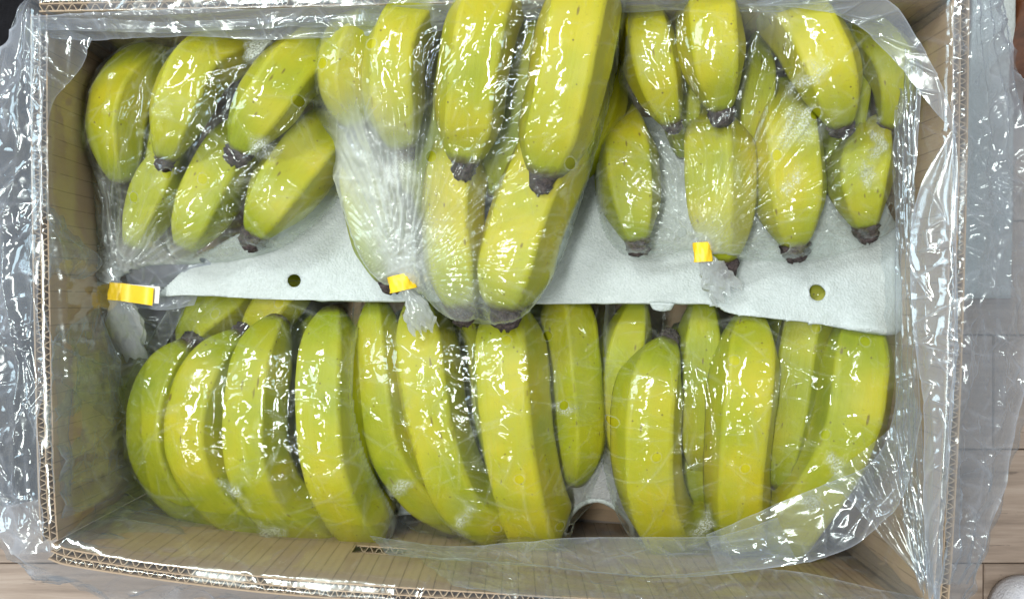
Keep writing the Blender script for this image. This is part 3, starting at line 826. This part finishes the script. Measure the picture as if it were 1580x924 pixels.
def tail(bag, pts, r0, widths, seed, hz=.25, npl=9):
    """gathered neck and tail of a tied bag: a pleated, flattened tube"""
    C = resample([np.r_[P(*p), w_ * (CZ - p[2]) / F] for p, w_ in zip(pts, widths)], 60)
    n, K = len(C), 150
    T = np.gradient(C[:, :3], axis=0); T /= np.linalg.norm(T, axis=1)[:, None]
    th = np.linspace(0, 2 * np.pi, K, endpoint=False)
    V, hzv = [], []
    up = np.array([0, 0, 1.0])
    for i in range(n):
        sd = np.cross(T[i], up); sd /= np.linalg.norm(sd); nn = np.cross(sd, T[i]); wd = C[i, 3]
        s = i * .0012
        ph = .8 * vnoise(np.full(K, i * .09), th * 2, seed)
        pl = (ridge(th / (2 * np.pi) * npl + ph) * .8 + .4 * ridge(th / (2 * np.pi) * npl * 2.3 + ph * 2)) * (.35 + .65 * math.exp(-i / 16))
        cr = crumple(np.cos(th) * wd + 3, np.full(K, s) + np.sin(th) * wd * .6, seed + 2, .010, .005) - .5
        flat = .30 + .36 * math.exp(-i / 12)
        edge = (vnoise(th * 3, np.full(K, 1.0), seed + 7) - .5) * .012 * (i / n) ** 3
        rad = wd * (.72 + .22 * pl) + .008 * cr * min(1, i / 16 + .1)
        for j in range(K):
            V.append(C[i, :3] + sd * math.cos(th[j]) * rad[j] + nn * math.sin(th[j]) * rad[j] * flat + T[i] * edge[j])
            hzv.append(hz + .12 * pl[j] * math.exp(-i / 15))
    Fc = [(i * K + j, i * K + (j + 1) % K, (i + 1) * K + (j + 1) % K, (i + 1) * K + j) for i in range(n - 1) for j in range(K)]
    return mesh_obj('tied_tail', V, Fc, TAIL, bag, attrs={'haze': hzv, 'dew': [0] * len(V)})

def tape(bag, px, py, z, wpx, hpx, ang, flag=0, flagw=0, label=None):
    """a band of tape round the neck with an optional flag stuck to itself"""
    c = P(px, py, z); k = (CZ - z) / F; W_, Hh = wpx * k / 2, hpx * k / 2
    ca, sa = math.cos(ang), math.sin(ang)
    K, V, Fc = 36, [], []
    rows = 7
    for r in range(rows):
        v = -Hh + 2 * Hh * r / (rows - 1)
        for j in range(K):
            a = 2 * np.pi * j / K
            q = 1 + .09 * math.sin(a * 5 + r * .6) + .05 * math.sin(a * 11 - r)
            x, y, zz = W_ * q * math.cos(a), v, W_ * .62 * q * math.sin(a)
            V.append((c[0] + x * ca - y * sa, c[1] + x * sa + y * ca, c[2] + zz))
    for r in range(rows - 1):
        for j in range(K): Fc.append((r * K + j, r * K + (j + 1) % K, (r + 1) * K + (j + 1) % K, (r + 1) * K + j))
    o = mesh_obj('tape', V, Fc, TAPE, bag)
    if flag:
        fw = flag * k
        V2, F2 = [], []
        n = 14
        for lay in (0, 1):
            for i in range(n):
                u = i / (n - 1)
                x = W_ * .55 + (fw + (-.0 if lay == 0 else .0035)) * u
                zz = W_ * .45 * (1 - u) ** 2 + .0012 * math.sin(u * 6) + (.0011 if lay == 0 else 0)
                for v in (-Hh, Hh):
                    yy = v * (1.0 if lay == 0 else .97) - u * Hh * (.28 if lay == 0 else .02)
                    V2.append((c[0] + x * ca - yy * sa, c[1] + x * sa + yy * ca, c[2] + zz))
        for lay in (0, 1):
            b = lay * 2 * n
            for i in range(n - 1): F2.append((b + 2 * i, b + 2 * i + 2, b + 2 * i + 3, b + 2 * i + 1))
        mesh_obj('tape_flag', V2[:2 * n], F2[:n - 1], TAPE, o)
        mesh_obj('tape_backing', V2[2 * n:], F2[:n - 1], TAPEBACK, o)
    return o

# lower row first
film_bag('A', [(285, 440, .105), (225, 540, .095), (192, 610, .09), (192, 690, .08), (232, 760, .07), (320, 805, .06), (450, 832, .055), (560, 836, .055),
               (606, 822, .06), (612, 780, .07), (578, 690, .08), (562, 590, .085), (562, 480, .09), (550, 440, .10), (400, 432, .105)],
         'clear crinkled bag round the lower left hand, with white dew patches near its bottom edge', None, 2, dews=[(385, 745, .1, .015), (440, 800, .08, .012)], amp=.0021)
film_bag('B', [(548, 440, .095), (545, 560, .085), (560, 680, .075), (598, 780, .06), (660, 822, .055), (780, 838, .055), (868, 838, .06), (888, 800, .06), (930, 745, .065),
               (938, 600, .075), (934, 440, .09), (740, 430, .10)],
         'clear shiny bag stretched over the long bananas of the lower middle hand', None, 4, dews=[(625, 745, .1, .012), (720, 790, .1, .016), (875, 620, .1, .010)], amp=.0018)
film_bag('C', [(938, 440, .095), (926, 560, .085), (924, 700, .07), (950, 790, .06), (990, 832, .055), (1120, 838, .055), (1230, 832, .06), (1330, 760, .06), (1390, 640, .07),
               (1395, 505, .09), (1385, 440, .10), (1100, 430, .10)],
         'clear shiny bag stretched over the stout bananas of the lower right hand', None, 6, dews=[(1070, 790, .08, .016), (1260, 700, .1, .010), (1225, 760, .1, .012)], amp=.0018)

# ------------------------------------------------------------------ foam sheet between the rows
def foam_sheet(name, outline, keys, holes, mat, thick=.0022, z_wave=.003, label=None):
    X, Y, Z, H, ins, snap, ol = drape(outline, keys, grow=.004, sag=2.0, fine=.0016, iters=500, smooth=6)
    Z = Z + z_wave * 1.5 * (vnoise(X * 22, Y * 30, 3) - .5) + .004 * (vnoise(X * 9 + 3, Y * 14, 8) - .5) + .0006 * (vnoise(X * 160, Y * 160, 5) - .5)
    V, Fc, use = grid_to_mesh(X, Y, Z, ins, snap)
    cen = V[Fc].mean(axis=1); keep = np.ones(len(Fc), bool)
    for (px, py, z, rad) in holes:
        hc = P(px, py, z); keep &= np.hypot(cen[:, 0] - hc[0], cen[:, 1] - hc[1]) > rad
        dd = np.hypot(V[:, 0] - hc[0], V[:, 1] - hc[1]); band = (dd > rad - .0012) & (dd < rad + .0014)
        sc = np.where(band, rad / np.maximum(dd, 1e-6), 1)
        V[:, 0] = np.where(band, hc[0] + (V[:, 0] - hc[0]) * sc, V[:, 0]); V[:, 1] = np.where(band, hc[1] + (V[:, 1] - hc[1]) * sc, V[:, 1])
    Fc = Fc[keep]
    o = mesh_obj(name, V, Fc, mat)
    m = o.modifiers.new('thickness', 'SOLIDIFY'); m.thickness = thick; m.offset = -1
    return o
fo = foam_sheet('foam_sheet', [(236, 458, .128), (300, 455, .129), (420, 462, .127), (600, 463, .128), (820, 468, .131), (1078, 468, .128), (1130, 484, .130), (1240, 496, .130), (1388, 512, .126),
                (1386, 400, .124), (1380, 340, .118), (1300, 250, .112), (1000, 180, .108), (700, 180, .106), (560, 240, .106), (480, 310, .118), (400, 345, .124), (310, 395, .128)],
           ['A', 'B', 'C'], [(453, 433, .125, .0042), (1263, 451, .130, .0053)], FOAM)
tag(fo, 'white foam packing sheet with round holes between the upper and lower banana rows', 'foam sheet')
# scrap of foam hanging from the edge of the sheet
def loft(A, B, nu, nv, jitter=0, amp=0, seed=0, big=.02, small=.007, bow=0, pleat=0, pleat_n=10, along=True, curve=0):
    """sheet between two polylines given as (px, py, z)"""
    a = resample([P(*p) for p in A], nu); b = resample([P(*p) for p in B], nu)
    v = np.linspace(0, 1, nv)
    G = a[None] * (1 - v)[:, None, None] + b[None] * v[:, None, None]
    G[:, :, 2] += bow * np.sin(v * np.pi)[:, None]
    du = np.gradient(G, axis=1); dv = np.gradient(G, axis=0)
    nrm = np.cross(du, dv); nrm /= np.linalg.norm(nrm, axis=2)[:, :, None] + 1e-12
    nrm *= np.sign(nrm[:, :, 2:3] + 1e-9)
    su = np.r_[0, np.cumsum(np.linalg.norm(np.diff(a, axis=0), axis=1))][None] * np.ones((nv, 1))
    sv = np.cumsum(np.linalg.norm(dv, axis=2), axis=0)
    d = amp * (crumple(su, sv, seed, big, small) - .4)
    if pleat:
        q = (v[:, None] if along else su / su.max()) * pleat_n + 1.2 * vnoise(su * 14, sv * 20, seed + 3)
        fade = .45 + .55 * vnoise(su * 9, sv * 9, seed + 4)
        d = d + pleat * (ridge(q) ** 2) * fade
    G = G + nrm * d[:, :, None]
    if jitter:   # uneven free edges
        G[0, :, 1] += jitter * (facet(su[0] / .02, su[0] * 0 + 3, seed) - .5); G[-1, :, 1] += jitter * (facet(su[0] / .02, su[0] * 0 + 7, seed) - .5)
    V = G.reshape(-1, 3)
    Fc = [(j * nu + i, j * nu + i + 1, (j + 1) * nu + i + 1, (j + 1) * nu + i) for j in range(nv - 1) for i in range(nu - 1)]
    return V, Fc, (su.ravel(), sv.ravel(), np.repeat(v, nu))
V, Fc, _ = loft([(1002, 466, .134), (1020, 466, .135), (1040, 467, .134)], [(1007, 476, .133), (1021, 479, .133), (1033, 476, .132)], 8, 5, amp=.0005)
o = mesh_obj('torn_tab', V, Fc, FOAM, fo); m = o.modifiers.new('thickness', 'SOLIDIFY'); m.thickness = .0018

# grey foam under the lower row, arching up between the hands
front = [(300, 790, .035), (450, 815, .035), (575, 826, .05), (600, 806, .060), (614, 791, .072), (640, 790, .074), (700, 803, .068), (770, 822, .058), (850, 836, .048), (866, 836, .044),
         (876, 800, .060), (895, 778, .072), (922, 770, .078), (948, 781, .073), (972, 804, .062), (994, 834, .046), (1120, 838, .040), (1250, 815, .035), (1350, 760, .035)]
back = [(x + (790 - x) * .02, 560 if x < 1300 else 560, (.030 if 590 < x < 1000 else .020)) for x, _, _ in front]
mid_ = [(x, y - 60, z + .010 if 860 < x < 1000 else z - .010) for x, y, z in front]
V1, F1, _ = loft(front, mid_, 150, 8, amp=.0006)
V2, F2, _ = loft(mid_, back, 150, 10, amp=.0006)
o1 = mesh_obj('foam_cradle', np.vstack([V1, V2]), list(F1) + [tuple(i + len(V1) for i in f) for f in F2], FOAMG)
tag(o1, 'grey foam sheet arching up between the hands under the lower row', 'foam sheet')
lip = resample([P(*p) for p in front], 160); LV, LF = [], []
LT = np.gradient(lip, axis=0); LT /= np.linalg.norm(LT, axis=1)[:, None]
for i in range(160):
    a_ = np.cross(LT[i], [0, 0, 1.0]); a_ /= np.linalg.norm(a_); b_ = np.cross(a_, LT[i])
    for j in range(8):
        q_ = 2 * math.pi * j / 8; LV.append(lip[i] + (a_ * math.cos(q_) * .0022 + b_ * math.sin(q_) * .003) * random.uniform(.9, 1.1))
LF = [(i * 8 + j, i * 8 + (j + 1) % 8, (i + 1) * 8 + (j + 1) % 8, (i + 1) * 8 + j) for i in range(159) for j in range(8)]
mesh_obj('sheet_edge', LV, LF, FOAM, o1)
m = o1.modifiers.new('thickness', 'SOLIDIFY'); m.thickness = .0042; m.offset = 0

# ------------------------------------------------------------------ upper bags
b = film_bag('D', [(140, 300, .105), (130, 220, .11), (136, 140, .11), (180, 88, .11), (270, 62, .12), (380, 50, .13), (500, 42, .14), (545, 70, .13), (548, 180, .125), (535, 290, .122), (462, 368, .122),
                   (390, 398, .123), (310, 408, .124), (240, 410, .125), (196, 424, .128), (172, 438, .132), (152, 424, .122), (143, 370, .11)],
             'clear bag tied with a long yellow tape flag beside the left carton wall',
             (174, 434, .134), 8, amp=.0022, gather=1.3, dews=[(400, 75, .17, .014), (420, 240, .16, .010)], hazes=[(200, 412, .13, .020, .36), (168, 350, .12, .010, .30), (168, 300, .12, .009, .25), (260, 398, .13, .012, .36), (310, 400, .13, .012, .30), (370, 392, .13, .010, .2), (200, 300, .13, .012, .1)])
tail(b, [(174, 418, .131), (178, 436, .134), (182, 452, .134), (188, 480, .128), (196, 515, .118), (203, 550, .105)], 0, [20, 11, 12, 30, 34, 26], 3, .50)
tape(b, 183, 450, .136, 30, 27, -.08, 46, 0)
b = film_bag('E', [(478, 150, .13), (490, 95, .135), (525, 35, .145), (590, -20, .15), (740, -75, .16), (900, -90, .16), (972, -40, .155), (968, 20, .15), (948, 120, .135), (922, 220, .126), (896, 310, .124), (870, 390, .126),
                   (838, 450, .127), (800, 492, .130), (745, 500, .130), (690, 488, .132), (650, 455, .142), (622, 440, .150), (596, 440, .136), (570, 410, .128), (545, 350, .126), (522, 280, .124), (496, 210, .122)],
             'tightly gathered glittering clear bag on the highest bananas, tied with folded yellow tape',
             (626, 425, .155), 10, amp=.0024, gather=1.7, pleat_n=64, dews=[(610, 280, .14, .02)],
             hazes=[(560, 235, .15, .024, .34), (590, 300, .15, .026, .40), (615, 360, .15, .022, .44), (625, 410, .15, .014, .3), (720, 470, .14, .014, .2), (560, 260, .14, .016, .15)], base_haze=.02)
tail(b, [(622, 400, .150), (620, 430, .156), (628, 452, .155), (642, 475, .152), (655, 505, .147)], 0, [24, 14, 13, 24, 27], 5, .42)
tape(b, 620, 436, .158, 40, 25, .22, 0, 0)
b = film_bag('F', [(948, 120, .12), (956, 50, .125), (985, 5, .13), (1090, -30, .14), (1200, -12, .13), (1330, 25, .13), (1412, 60, .13), (1425, 150, .125), (1412, 250, .12), (1398, 330, .120), (1345, 372, .124),
                   (1262, 400, .126), (1165, 402, .126), (1110, 395, .135), (1084, 392, .146), (1058, 386, .132), (990, 400, .124), (935, 368, .122), (916, 270, .12), (932, 190, .12)],
             'clear bag with streaks of white dew, tied with narrow upright yellow tape',
             (1084, 380, .150), 12, amp=.0022, gather=1.3, pleat_n=56,
             dews=[(1195, 210, .15, .020), (1240, 130, .18, .015), (1200, 290, .15, .012), (1335, 230, .15, .018), (1385, 180, .16, .012), (1325, 280, .15, .012), (1380, 215, .15, .014)],
             hazes=[(1070, 370, .15, .012, .2), (1020, 280, .14, .010, .10), (1160, 60, .15, .015, .12)])
tail(b, [(1083, 362, .148), (1085, 380, .153), (1086, 396, .153), (1104, 425, .146), (1122, 452, .140)], 0, [22, 12, 12, 27, 32], 7, .42)
tape(b, 1084, 389, .155, 27, 30, .05, 0, 0)

# ------------------------------------------------------------------ clear liner of the carton
#  (rim px, outer silhouette px, outer silhouette z) clockwise from the top left
KEYS = [((60, 6), (38, -2), .15), ((400, -1), (400, -40), .15), ((1100, -14), (1100, -60), .15), ((1483, -18), (1528, -30), .14),
        ((1483, 50), (1548, 60), .13), ((1481, 150), (1578, 150), .12), ((1479, 300), (1598, 300), .12), ((1474, 500), (1590, 500), .12), ((1468, 650), (1572, 650), .12),
        ((1462, 760), (1548, 770), .12), ((1457, 850), (1505, 868), .13), ((1452, 910), (1475, 925), .15), ((1448, 965), (1460, 990), .15), ((1100, 946), (1100, 975), .15),
        ((780, 928), (780, 952), .16), ((480, 908), (480, 930), .17), ((300, 889), (295, 908), .17), ((120, 862), (90, 893), .16), ((78, 850), (30, 872), .14),
        ((74, 790), (-8, 832), .13), ((70, 700), (-45, 700), .12), ((64, 450), (-60, 450), .12), ((61, 250), (-55, 250), .12), ((60, 120), (-10, 95), .13), ((60, 60), (22, 52), .14), ((60, 6), (38, -2), .15)]
rimk = np.array([P(*k[0], RIM) for k in KEYS]); outk = np.array([P(*k[1], k[2]) for k in KEYS])
ss = np.r_[0, np.cumsum(np.linalg.norm(np.diff(rimk[:, :2], axis=0), axis=1))]
NS = 1150
su = np.linspace(0, ss[-1], NS)
rc = np.stack([np.interp(su, ss, rimk[:, j]) for j in range(3)], 1)
oc = np.stack([np.interp(su, ss, outk[:, j]) for j in range(3)], 1)
for _ in range(14):
    oc = .5 * oc + .25 * (np.roll(oc, 1, 0) + np.roll(oc, -1, 0)); rc = .5 * rc + .25 * (np.roll(rc, 1, 0) + np.roll(rc, -1, 0))
cen0 = np.array([P(770, 450, RIM)[0], P(770, 450, RIM)[1]])
tg = np.roll(rc, -1, 0) - np.roll(rc, 1, 0); tg /= np.linalg.norm(tg[:, :2], axis=1)[:, None]
inw = np.c_[tg[:, 1], -tg[:, 0]]
fold_in = vnoise(su * 12, su * 0, 4)
# left and lower left interior: the liner stands off the wall
leftish = np.clip((-rc[:, 0] - .22) / .03, 0, 1) * np.clip((-rc[:, 1] + .06) / .05, 0, 1)
prof = []
TT = []
rowsz = []
ins_d = .005 + .010 * fold_in + .016 * leftish
for z, m_ in ((.012, 1.4), (.04, 1.3), (.07, 1.1), (.10, 1.0), (.13, .8), (.155, .6), (.175, .45), (.186, .40)):
    p = np.c_[rc[:, :2] + inw * (TH / 2 + ins_d * m_)[:, None], np.full(NS, z)]; prof.append(p)
prof.append(np.c_[rc[:, :2] + inw * (TH / 2 + .0008), np.full(NS, RIM + .0012)])
prof.append(np.c_[rc[:, :2], np.full(NS, RIM + .0022)])
prof.append(np.c_[rc[:, :2] - inw * (TH / 2 + .0012), np.full(NS, RIM + .001)])
o3 = np.c_[(rc[:, :2] - inw * (TH / 2)) * .55 + oc[:, :2] * .45, .62 * RIM + .38 * oc[:, 2]]
prof += [o3, oc, np.c_[rc[:, :2] * .25 + oc[:, :2] * .75, oc[:, 2] * .55], np.c_[rc[:, :2] * .4 + oc[:, :2] * .6, oc[:, 2] * .15]]
prof = np.array(prof)                                    # rows x NS x 3
NT = 170
G = np.zeros((NT, NS, 3)); 
avg = np.linalg.norm(np.diff(prof, axis=0), axis=2).mean(axis=1) + .002
tt = np.r_[0, np.cumsum(avg)]
tq = np.linspace(0, tt[-1], NT)
for j in range(3):
    for i in range(NS):
        G[:, i, j] = np.interp(tq, tt, prof[:, i, j])
for _ in range(3):
    G[1:-1] = .5 * G[1:-1] + .25 * (G[:-2] + G[2:])
jr = int(np.searchsorted(tq, tt[7]))
for _ in range(60):          # the part inside the carton hangs in one smooth sweep
    G[1:jr] = .5 * G[1:jr] + .25 * (G[0:jr - 1] + G[2:jr + 1])
du = np.roll(G, -1, 1) - np.roll(G, 1, 1); dv = np.gradient(G, axis=0)
nrm = np.cross(dv, du); nrm /= np.linalg.norm(nrm, axis=2)[:, :, None] + 1e-12
mid = (np.abs(tq - tt[9])).argmin()
if nrm[mid, :, 2].mean() < 0: nrm = -nrm
Sg, Tg = np.meshgrid(su, tq)
wrap = np.clip(Sg / .04, 0, 1) * np.clip((su[-1] - Sg) / .04, 0, 1)
isout = np.clip((Tg - tt[10]) / .02, 0, 1)
isin = np.clip((tt[8] - Tg) / .03, 0, 1)
d = (.0045 * isin + .011 * isout + .0012) * (crumple(Sg, Tg, 21, .042, .022) - .25 * isout)
d += (.004 * isout + .0018 * isin) * ridge(Sg / .019 + 1.5 * vnoise(Sg * 20, Tg * 20, 5)) ** 2 * vnoise(Sg * 15, Tg * 8, 9)
d += (.0010 * isout) * facet(Sg / .012, Tg / .012, 27)
cd, cl = creases(Sg, Tg, 900, 77, .012, .06, .0011, .0020)
d += cd * (.5 + .8 * isout)
d += isout * .006 * (facet(Sg / .030, Tg / .035, 33) - .5)
d = d * (.25 + .75 * wrap)
G = G + nrm * d[:, :, None]
hz = .012 + .055 * isout + .30 * isout * np.clip(vnoise(Sg * 22, Tg * 22, 6) - .45, 0, 1) + .05 * np.clip(facet(Sg * 22, Tg * 22, 6) - .5, 0, 1) * isin + .05 * (1 - isin - isout) + .10 * cl * (.9 + isout) + .10 * isin * np.clip(facet(Sg * 28, Tg * 10, 51) - .55, 0, 1)
liner = empty('carton_liner', (0, 0, 0))
tag(liner, 'large crumpled clear plastic liner folded over the rim of the brown carton', 'plastic liner')
Fc = [(j * NS + i, j * NS + (i + 1) % NS, (j + 1) * NS + (i + 1) % NS, (j + 1) * NS + i) for j in range(NT - 1) for i in range(NS - 1)]
mesh_obj('liner_skirt', G.reshape(-1, 3), Fc, LINER, liner, attrs={'haze': hz.ravel(), 'dew': np.zeros(NS * NT)})

def fold(A, B, nu, nv, haze, amp=.004, seed=1, edge_haze=.25, **kw):
    V, Fc, (u, v_, q) = loft(A, B, nu, nv, amp=amp, seed=seed, **kw)
    X_, Y_ = u.reshape(nv, nu), v_.reshape(nv, nu); cd, cl = creases(X_, Y_, int(X_.max() * Y_.max() / .00016) + 6, seed + 50, .012, .07, .0010, .0016, )
    V = V + np.c_[np.zeros(len(V)), np.zeros(len(V)), cd.ravel()]
    h = haze + .12 * cl.ravel() + edge_haze * (np.exp(-q * 45) + np.exp(-(1 - q) * 45)) + .06 * vnoise(u * 40, v_ * 40, seed)
    return mesh_obj('film_fold', V, Fc, LINER, liner, attrs={'haze': np.clip(h, 0, .85), 'dew': np.zeros(len(V))})
# along the top wall
fold([(48, 24, .196), (200, 18, .196), (400, 13, .196), (650, 6, .196), (1000, -8, .194), (1250, -20, .194)],
     [(62, 58, .186), (140, 62, .183), (300, 57, .183), (420, 60, .183), (650, 50, .183), (960, 18, .180), (1250, 20, .180)], 420, 40, .26, .0028, 3, pleat=.0016, pleat_n=2, big=.05, small=.025)
fold([(50, 28, .200), (160, 30, .200), (260, 34, .2), (420, 28, .199), (600, 22, .198)],
     [(50, 46, .196), (160, 48, .197), (260, 50, .197), (420, 44, .197), (600, 40, .197)], 260, 20, .08, .005, 5, big=.03, small=.02)
# top left corner
fold([(40, 20, .196), (36, 80, .196), (40, 150, .196), (52, 230, .196), (60, 330, .196)],
     [(142, 60, .186), (128, 100, .183), (108, 128, .183), (78, 175, .190), (74, 330, .192)], 160, 60, .11, .006, 7, big=.034, small=.016)
# upper right diagonal fold
fold([(1250, -22, .197), (1330, -15, .198), (1382, 10, .198), (1415, 60, .198), (1440, 105, .198), (1462, 155, .198), (1477, 205, .197)],
     [(1150, 8, .190), (1240, 14, .191), (1310, 34, .191), (1370, 84, .191), (1412, 135, .192), (1450, 182, .194), (1476, 208, .196)], 240, 40, .26, .0015, 9, big=.05, small=.02)
# loose liner outside the right wall, over the left rim and over the top rim
fold([(1466, -30, .2005), (1468, 100, .2005), (1466, 300, .2005), (1464, 500, .2005), (1456, 650, .2005), (1450, 760, .2005), (1440, 900, .2005)],
     [(1535, -30, .17), (1562, 100, .17), (1586, 300, .17), (1584, 500, .17), (1565, 650, .16), (1542, 760, .16), (1480, 895, .17)], 420, 70, .07, .010, 37, big=.045, small=.020, pleat=.005, pleat_n=3)
fold([(40, 10, .200), (14, 90, .198), (-18, 200, .195), (-30, 400, .19), (-28, 600, .19), (-5, 780, .19), (28, 850, .19)],
     [(74, 30, .199), (76, 100, .1985), (70, 200, .198), (66, 400, .197), (70, 600, .197), (74, 780, .197), (88, 846, .196)], 420, 70, .05, .012, 39, big=.036, small=.018, pleat=.004, pleat_n=2)
fold([(150, -12, .203), (420, -20, .202), (800, -34, .202), (1200, -40, .202)],
     [(130, 16, .200), (420, 12, .200), (800, 2, .200), (1200, -4, .200)], 300, 24, .14, .003, 41, big=.04, small=.015)
# right wall bands
fold([(1388, 60, .16), (1386, 200, .155), (1383, 400, .15), (1384, 560, .15), (1392, 700, .155), (1405, 830, .165), (1440, 960, .18)],
     [(1425, 100, .180), (1418, 240, .178), (1412, 400, .176), (1420, 560, .178), (1428, 700, .18), (1438, 830, .184), (1452, 960, .19)], 360, 50, .08, .0016, 11, pleat=.0042, pleat_n=4, big=.05, small=.02)
fold([(1470, 200, .192), (1420, 290, .184), (1404, 380, .180), (1408, 500, .182), (1425, 640, .184), (1425, 780, .184), (1435, 960, .186)],
     [(1477, 212, .197), (1478, 290, .197), (1476, 380, .197), (1478, 500, .198), (1470, 640, .198), (1458, 780, .198), (1450, 960, .196)], 330, 50, .24, .0016, 13, pleat=.0016, pleat_n=2, big=.06, small=.03)
# lower right, film over the last bananas and into the corner
fold([(1090, 826, .135), (1180, 786, .142), (1270, 748, .146), (1340, 716, .146), (1376, 655, .146), (1392, 560, .146)],
     [(1110, 884, .160), (1220, 872, .165), (1300, 850, .168), (1350, 815, .172), (1395, 760, .176), (1425, 640, .180)], 220, 60, .12, .0035, 15, big=.04, small=.016, pleat=.0012, pleat_n=2)
fold([(1270, 745, .150), (1300, 760, .152), (1340, 800, .155), (1380, 850, .162), (1430, 900, .175)],
     [(1380, 655, .165), (1400, 720, .170), (1420, 790, .175), (1435, 850, .182), (1450, 930, .190)], 160, 50, .04, .006, 17, big=.03, small=.012, pleat=.003, pleat_n=4)
# along the lower wall
fold([(570, 828, .120), (700, 842, .125), (870, 832, .128), (1000, 830, .130), (1110, 826, .132), (1200, 800, .135)],
     [(600, 856, .150), (720, 866, .152), (880, 880, .156), (1010, 890, .158), (1110, 888, .160), (1230, 868, .162)], 320, 40, .14, .002, 19, big=.05, small=.02, pleat=.0012, pleat_n=2)
fold([(640, 858, .152), (800, 870, .156), (1000, 886, .160), (1200, 880, .165), (1440, 925, .180)],
     [(700, 905, .192), (900, 930, .193), (1100, 940, .193), (1250, 946, .193), (1440, 958, .193)], 320, 50, .04, .0025, 23, big=.06, small=.02, pleat=.0012, pleat_n=3)
fold([(192, 412, .130), (240, 402, .130), (330, 396, .130)],
     [(205, 470, .112), (250, 478, .110), (300, 470, .112)], 90, 50, .42, .003, 43, big=.02, small=.008)  # milky film of the upper left bag covering a gap, not carton liner
# left side, loose flaps standing into the carton
fold([(74, 520, .19), (78, 600, .188), (84, 700, .186), (92, 800, .184)],
     [(150, 470, .13), (175, 560, .12), (190, 660, .10), (215, 745, .09)], 180, 90, .10, .012, 47, big=.05, small=.02, pleat=.006, pleat_n=3, along=False)
fold([(72, 290, .193), (76, 340, .193), (78, 380, .192), (78, 440, .192)],
     [(100, 330, .16), (128, 372, .15), (158, 408, .145), (100, 450, .150)], 90, 50, .08, .003, 25, big=.02)
fold([(76, 470, .193), (80, 560, .193), (84, 660, .193), (88, 760, .192)],
     [(150, 500, .12), (190, 590, .10), (170, 690, .09), (200, 790, .08)], 200, 110, .08, .010, 27, big=.030, small=.012, pleat=.004, pleat_n=4)
fold([(128, 425, .13), (140, 520, .12), (165, 640, .10)], [(300, 440, .100), (268, 510, .098), (212, 600, .09)], 120, 90, .15, .006, 29, big=.026)
fold([(90, 846, .19), (200, 866, .18), (330, 880, .175)], [(190, 770, .10), (300, 800, .09), (440, 828, .08)], 140, 80, .08, .006, 31, big=.03, pleat=.004, pleat_n=4)

# ------------------------------------------------------------------ things around the carton
def blob(name, pts, z0, z1, mat, rnd=.012, nz=8, amp=.0):
    """soft solid with the outline pts (world xy), domed on top"""
    ol = resample([(*p, 0) for p in pts + pts[:1]], 80)[:-1, :2]; c = ol.mean(axis=0); V = []; K = len(ol)
    lv = [(z0, .97), (z0 + .3 * (z1 - z0), 1.0), (z0 + .6 * (z1 - z0), .99), (z0 + .82 * (z1 - z0), .95), (z0 + .93 * (z1 - z0), .88), (z0 + .98 * (z1 - z0), .74), (z1, .5), (z1 + .001, .2)]
    for z, s in lv:
        for j in range(K):
            p = c + (ol[j] - c) * s
            V.append((p[0], p[1], z + amp * (vnoise(np.array([p[0] * 60.]), np.array([p[1] * 60.]), 2)[0] - .5)))
    Fc = [(i * K + j, i * K + (j + 1) % K, (i + 1) * K + (j + 1) % K, (i + 1) * K + j) for i in range(len(lv) - 1) for j in range(K)]
    Fc.append(tuple((len(lv) - 1) * K + j for j in range(K))); Fc.append(tuple(reversed(range(K))))
    o = mesh_obj(name, V, Fc, mat)
    return o
p2 = lambda px, py, z: tuple(P(px, py, z)[:2])
o = blob('cloth_bag', [p2(-420, 330, .03), p2(-430, -180, .03), p2(-100, -220, .03), p2(60, -160, .03), p2(90, -60, .03), p2(150, 40, .03), p2(160, 300, .03), p2(150, 600, .03), p2(110, 740, .03), p2(-60, 790, .03), p2(-400, 760, .03)], .001, .06, BLACK)
tag(o, 'black cloth bag on the floor beyond the upper left carton corner', 'bag')
o = mesh_obj('spare_foam', *loft([(1500, -120, .02), (1500, 60, .024), (1470, 460, .012)], [(1566, -120, .022), (1566, 60, .022), (1560, 460, .012)], 60, 30, amp=.003, big=.05)[:2], FOAM)
m = o.modifiers.new('thickness', 'SOLIDIFY'); m.thickness = .004; m.offset = -1
tag(o, 'spare white foam sheet on the floor beyond the upper right liner edge', 'foam sheet')
o = mesh_obj('furniture_leg', [], [], RED)
bpy.data.objects.remove(o)
V, Fc = [], []
lx = [(1583, -200), (1580, 0), (1571, 60), (1566, 110), (1568, 135), (1580, 165), (1640, 175), (1700, 100), (1700, -200)]
for z, s in ((.001, 1), (.045, 1), (.049, .985), (.05, .95)):
    c = np.mean([P(a, b_, .03)[:2] for a, b_ in lx], axis=0)
    for a, b_ in lx:
        p = c + (P(a, b_, .03)[:2] - c) * s; V.append((p[0], p[1], z))
K = len(lx)
Fc = [(i * K + j, i * K + (j + 1) % K, (i + 1) * K + (j + 1) % K, (i + 1) * K + j) for i in range(3) for j in range(K)] + [tuple(3 * K + j for j in range(K))]
o = mesh_obj('wooden_foot', V, Fc, RED, smooth=False)
tag(o, 'reddish brown wooden furniture foot at the upper right edge of the photo', 'furniture')
o = blob('plush_cushion', [p2(1534, 945, .02), p2(1548, 913, .02), p2(1570, 898, .02), p2(1605, 894, .02), p2(1680, 900, .02), p2(1740, 980, .02), p2(1700, 1080, .02), p2(1580, 1080, .02), p2(1530, 1000, .02)], .002, .03, WHITEFUR, amp=.003)
tag(o, 'white plush cushion corner on the floor at the lower right of the photo', 'cushion')
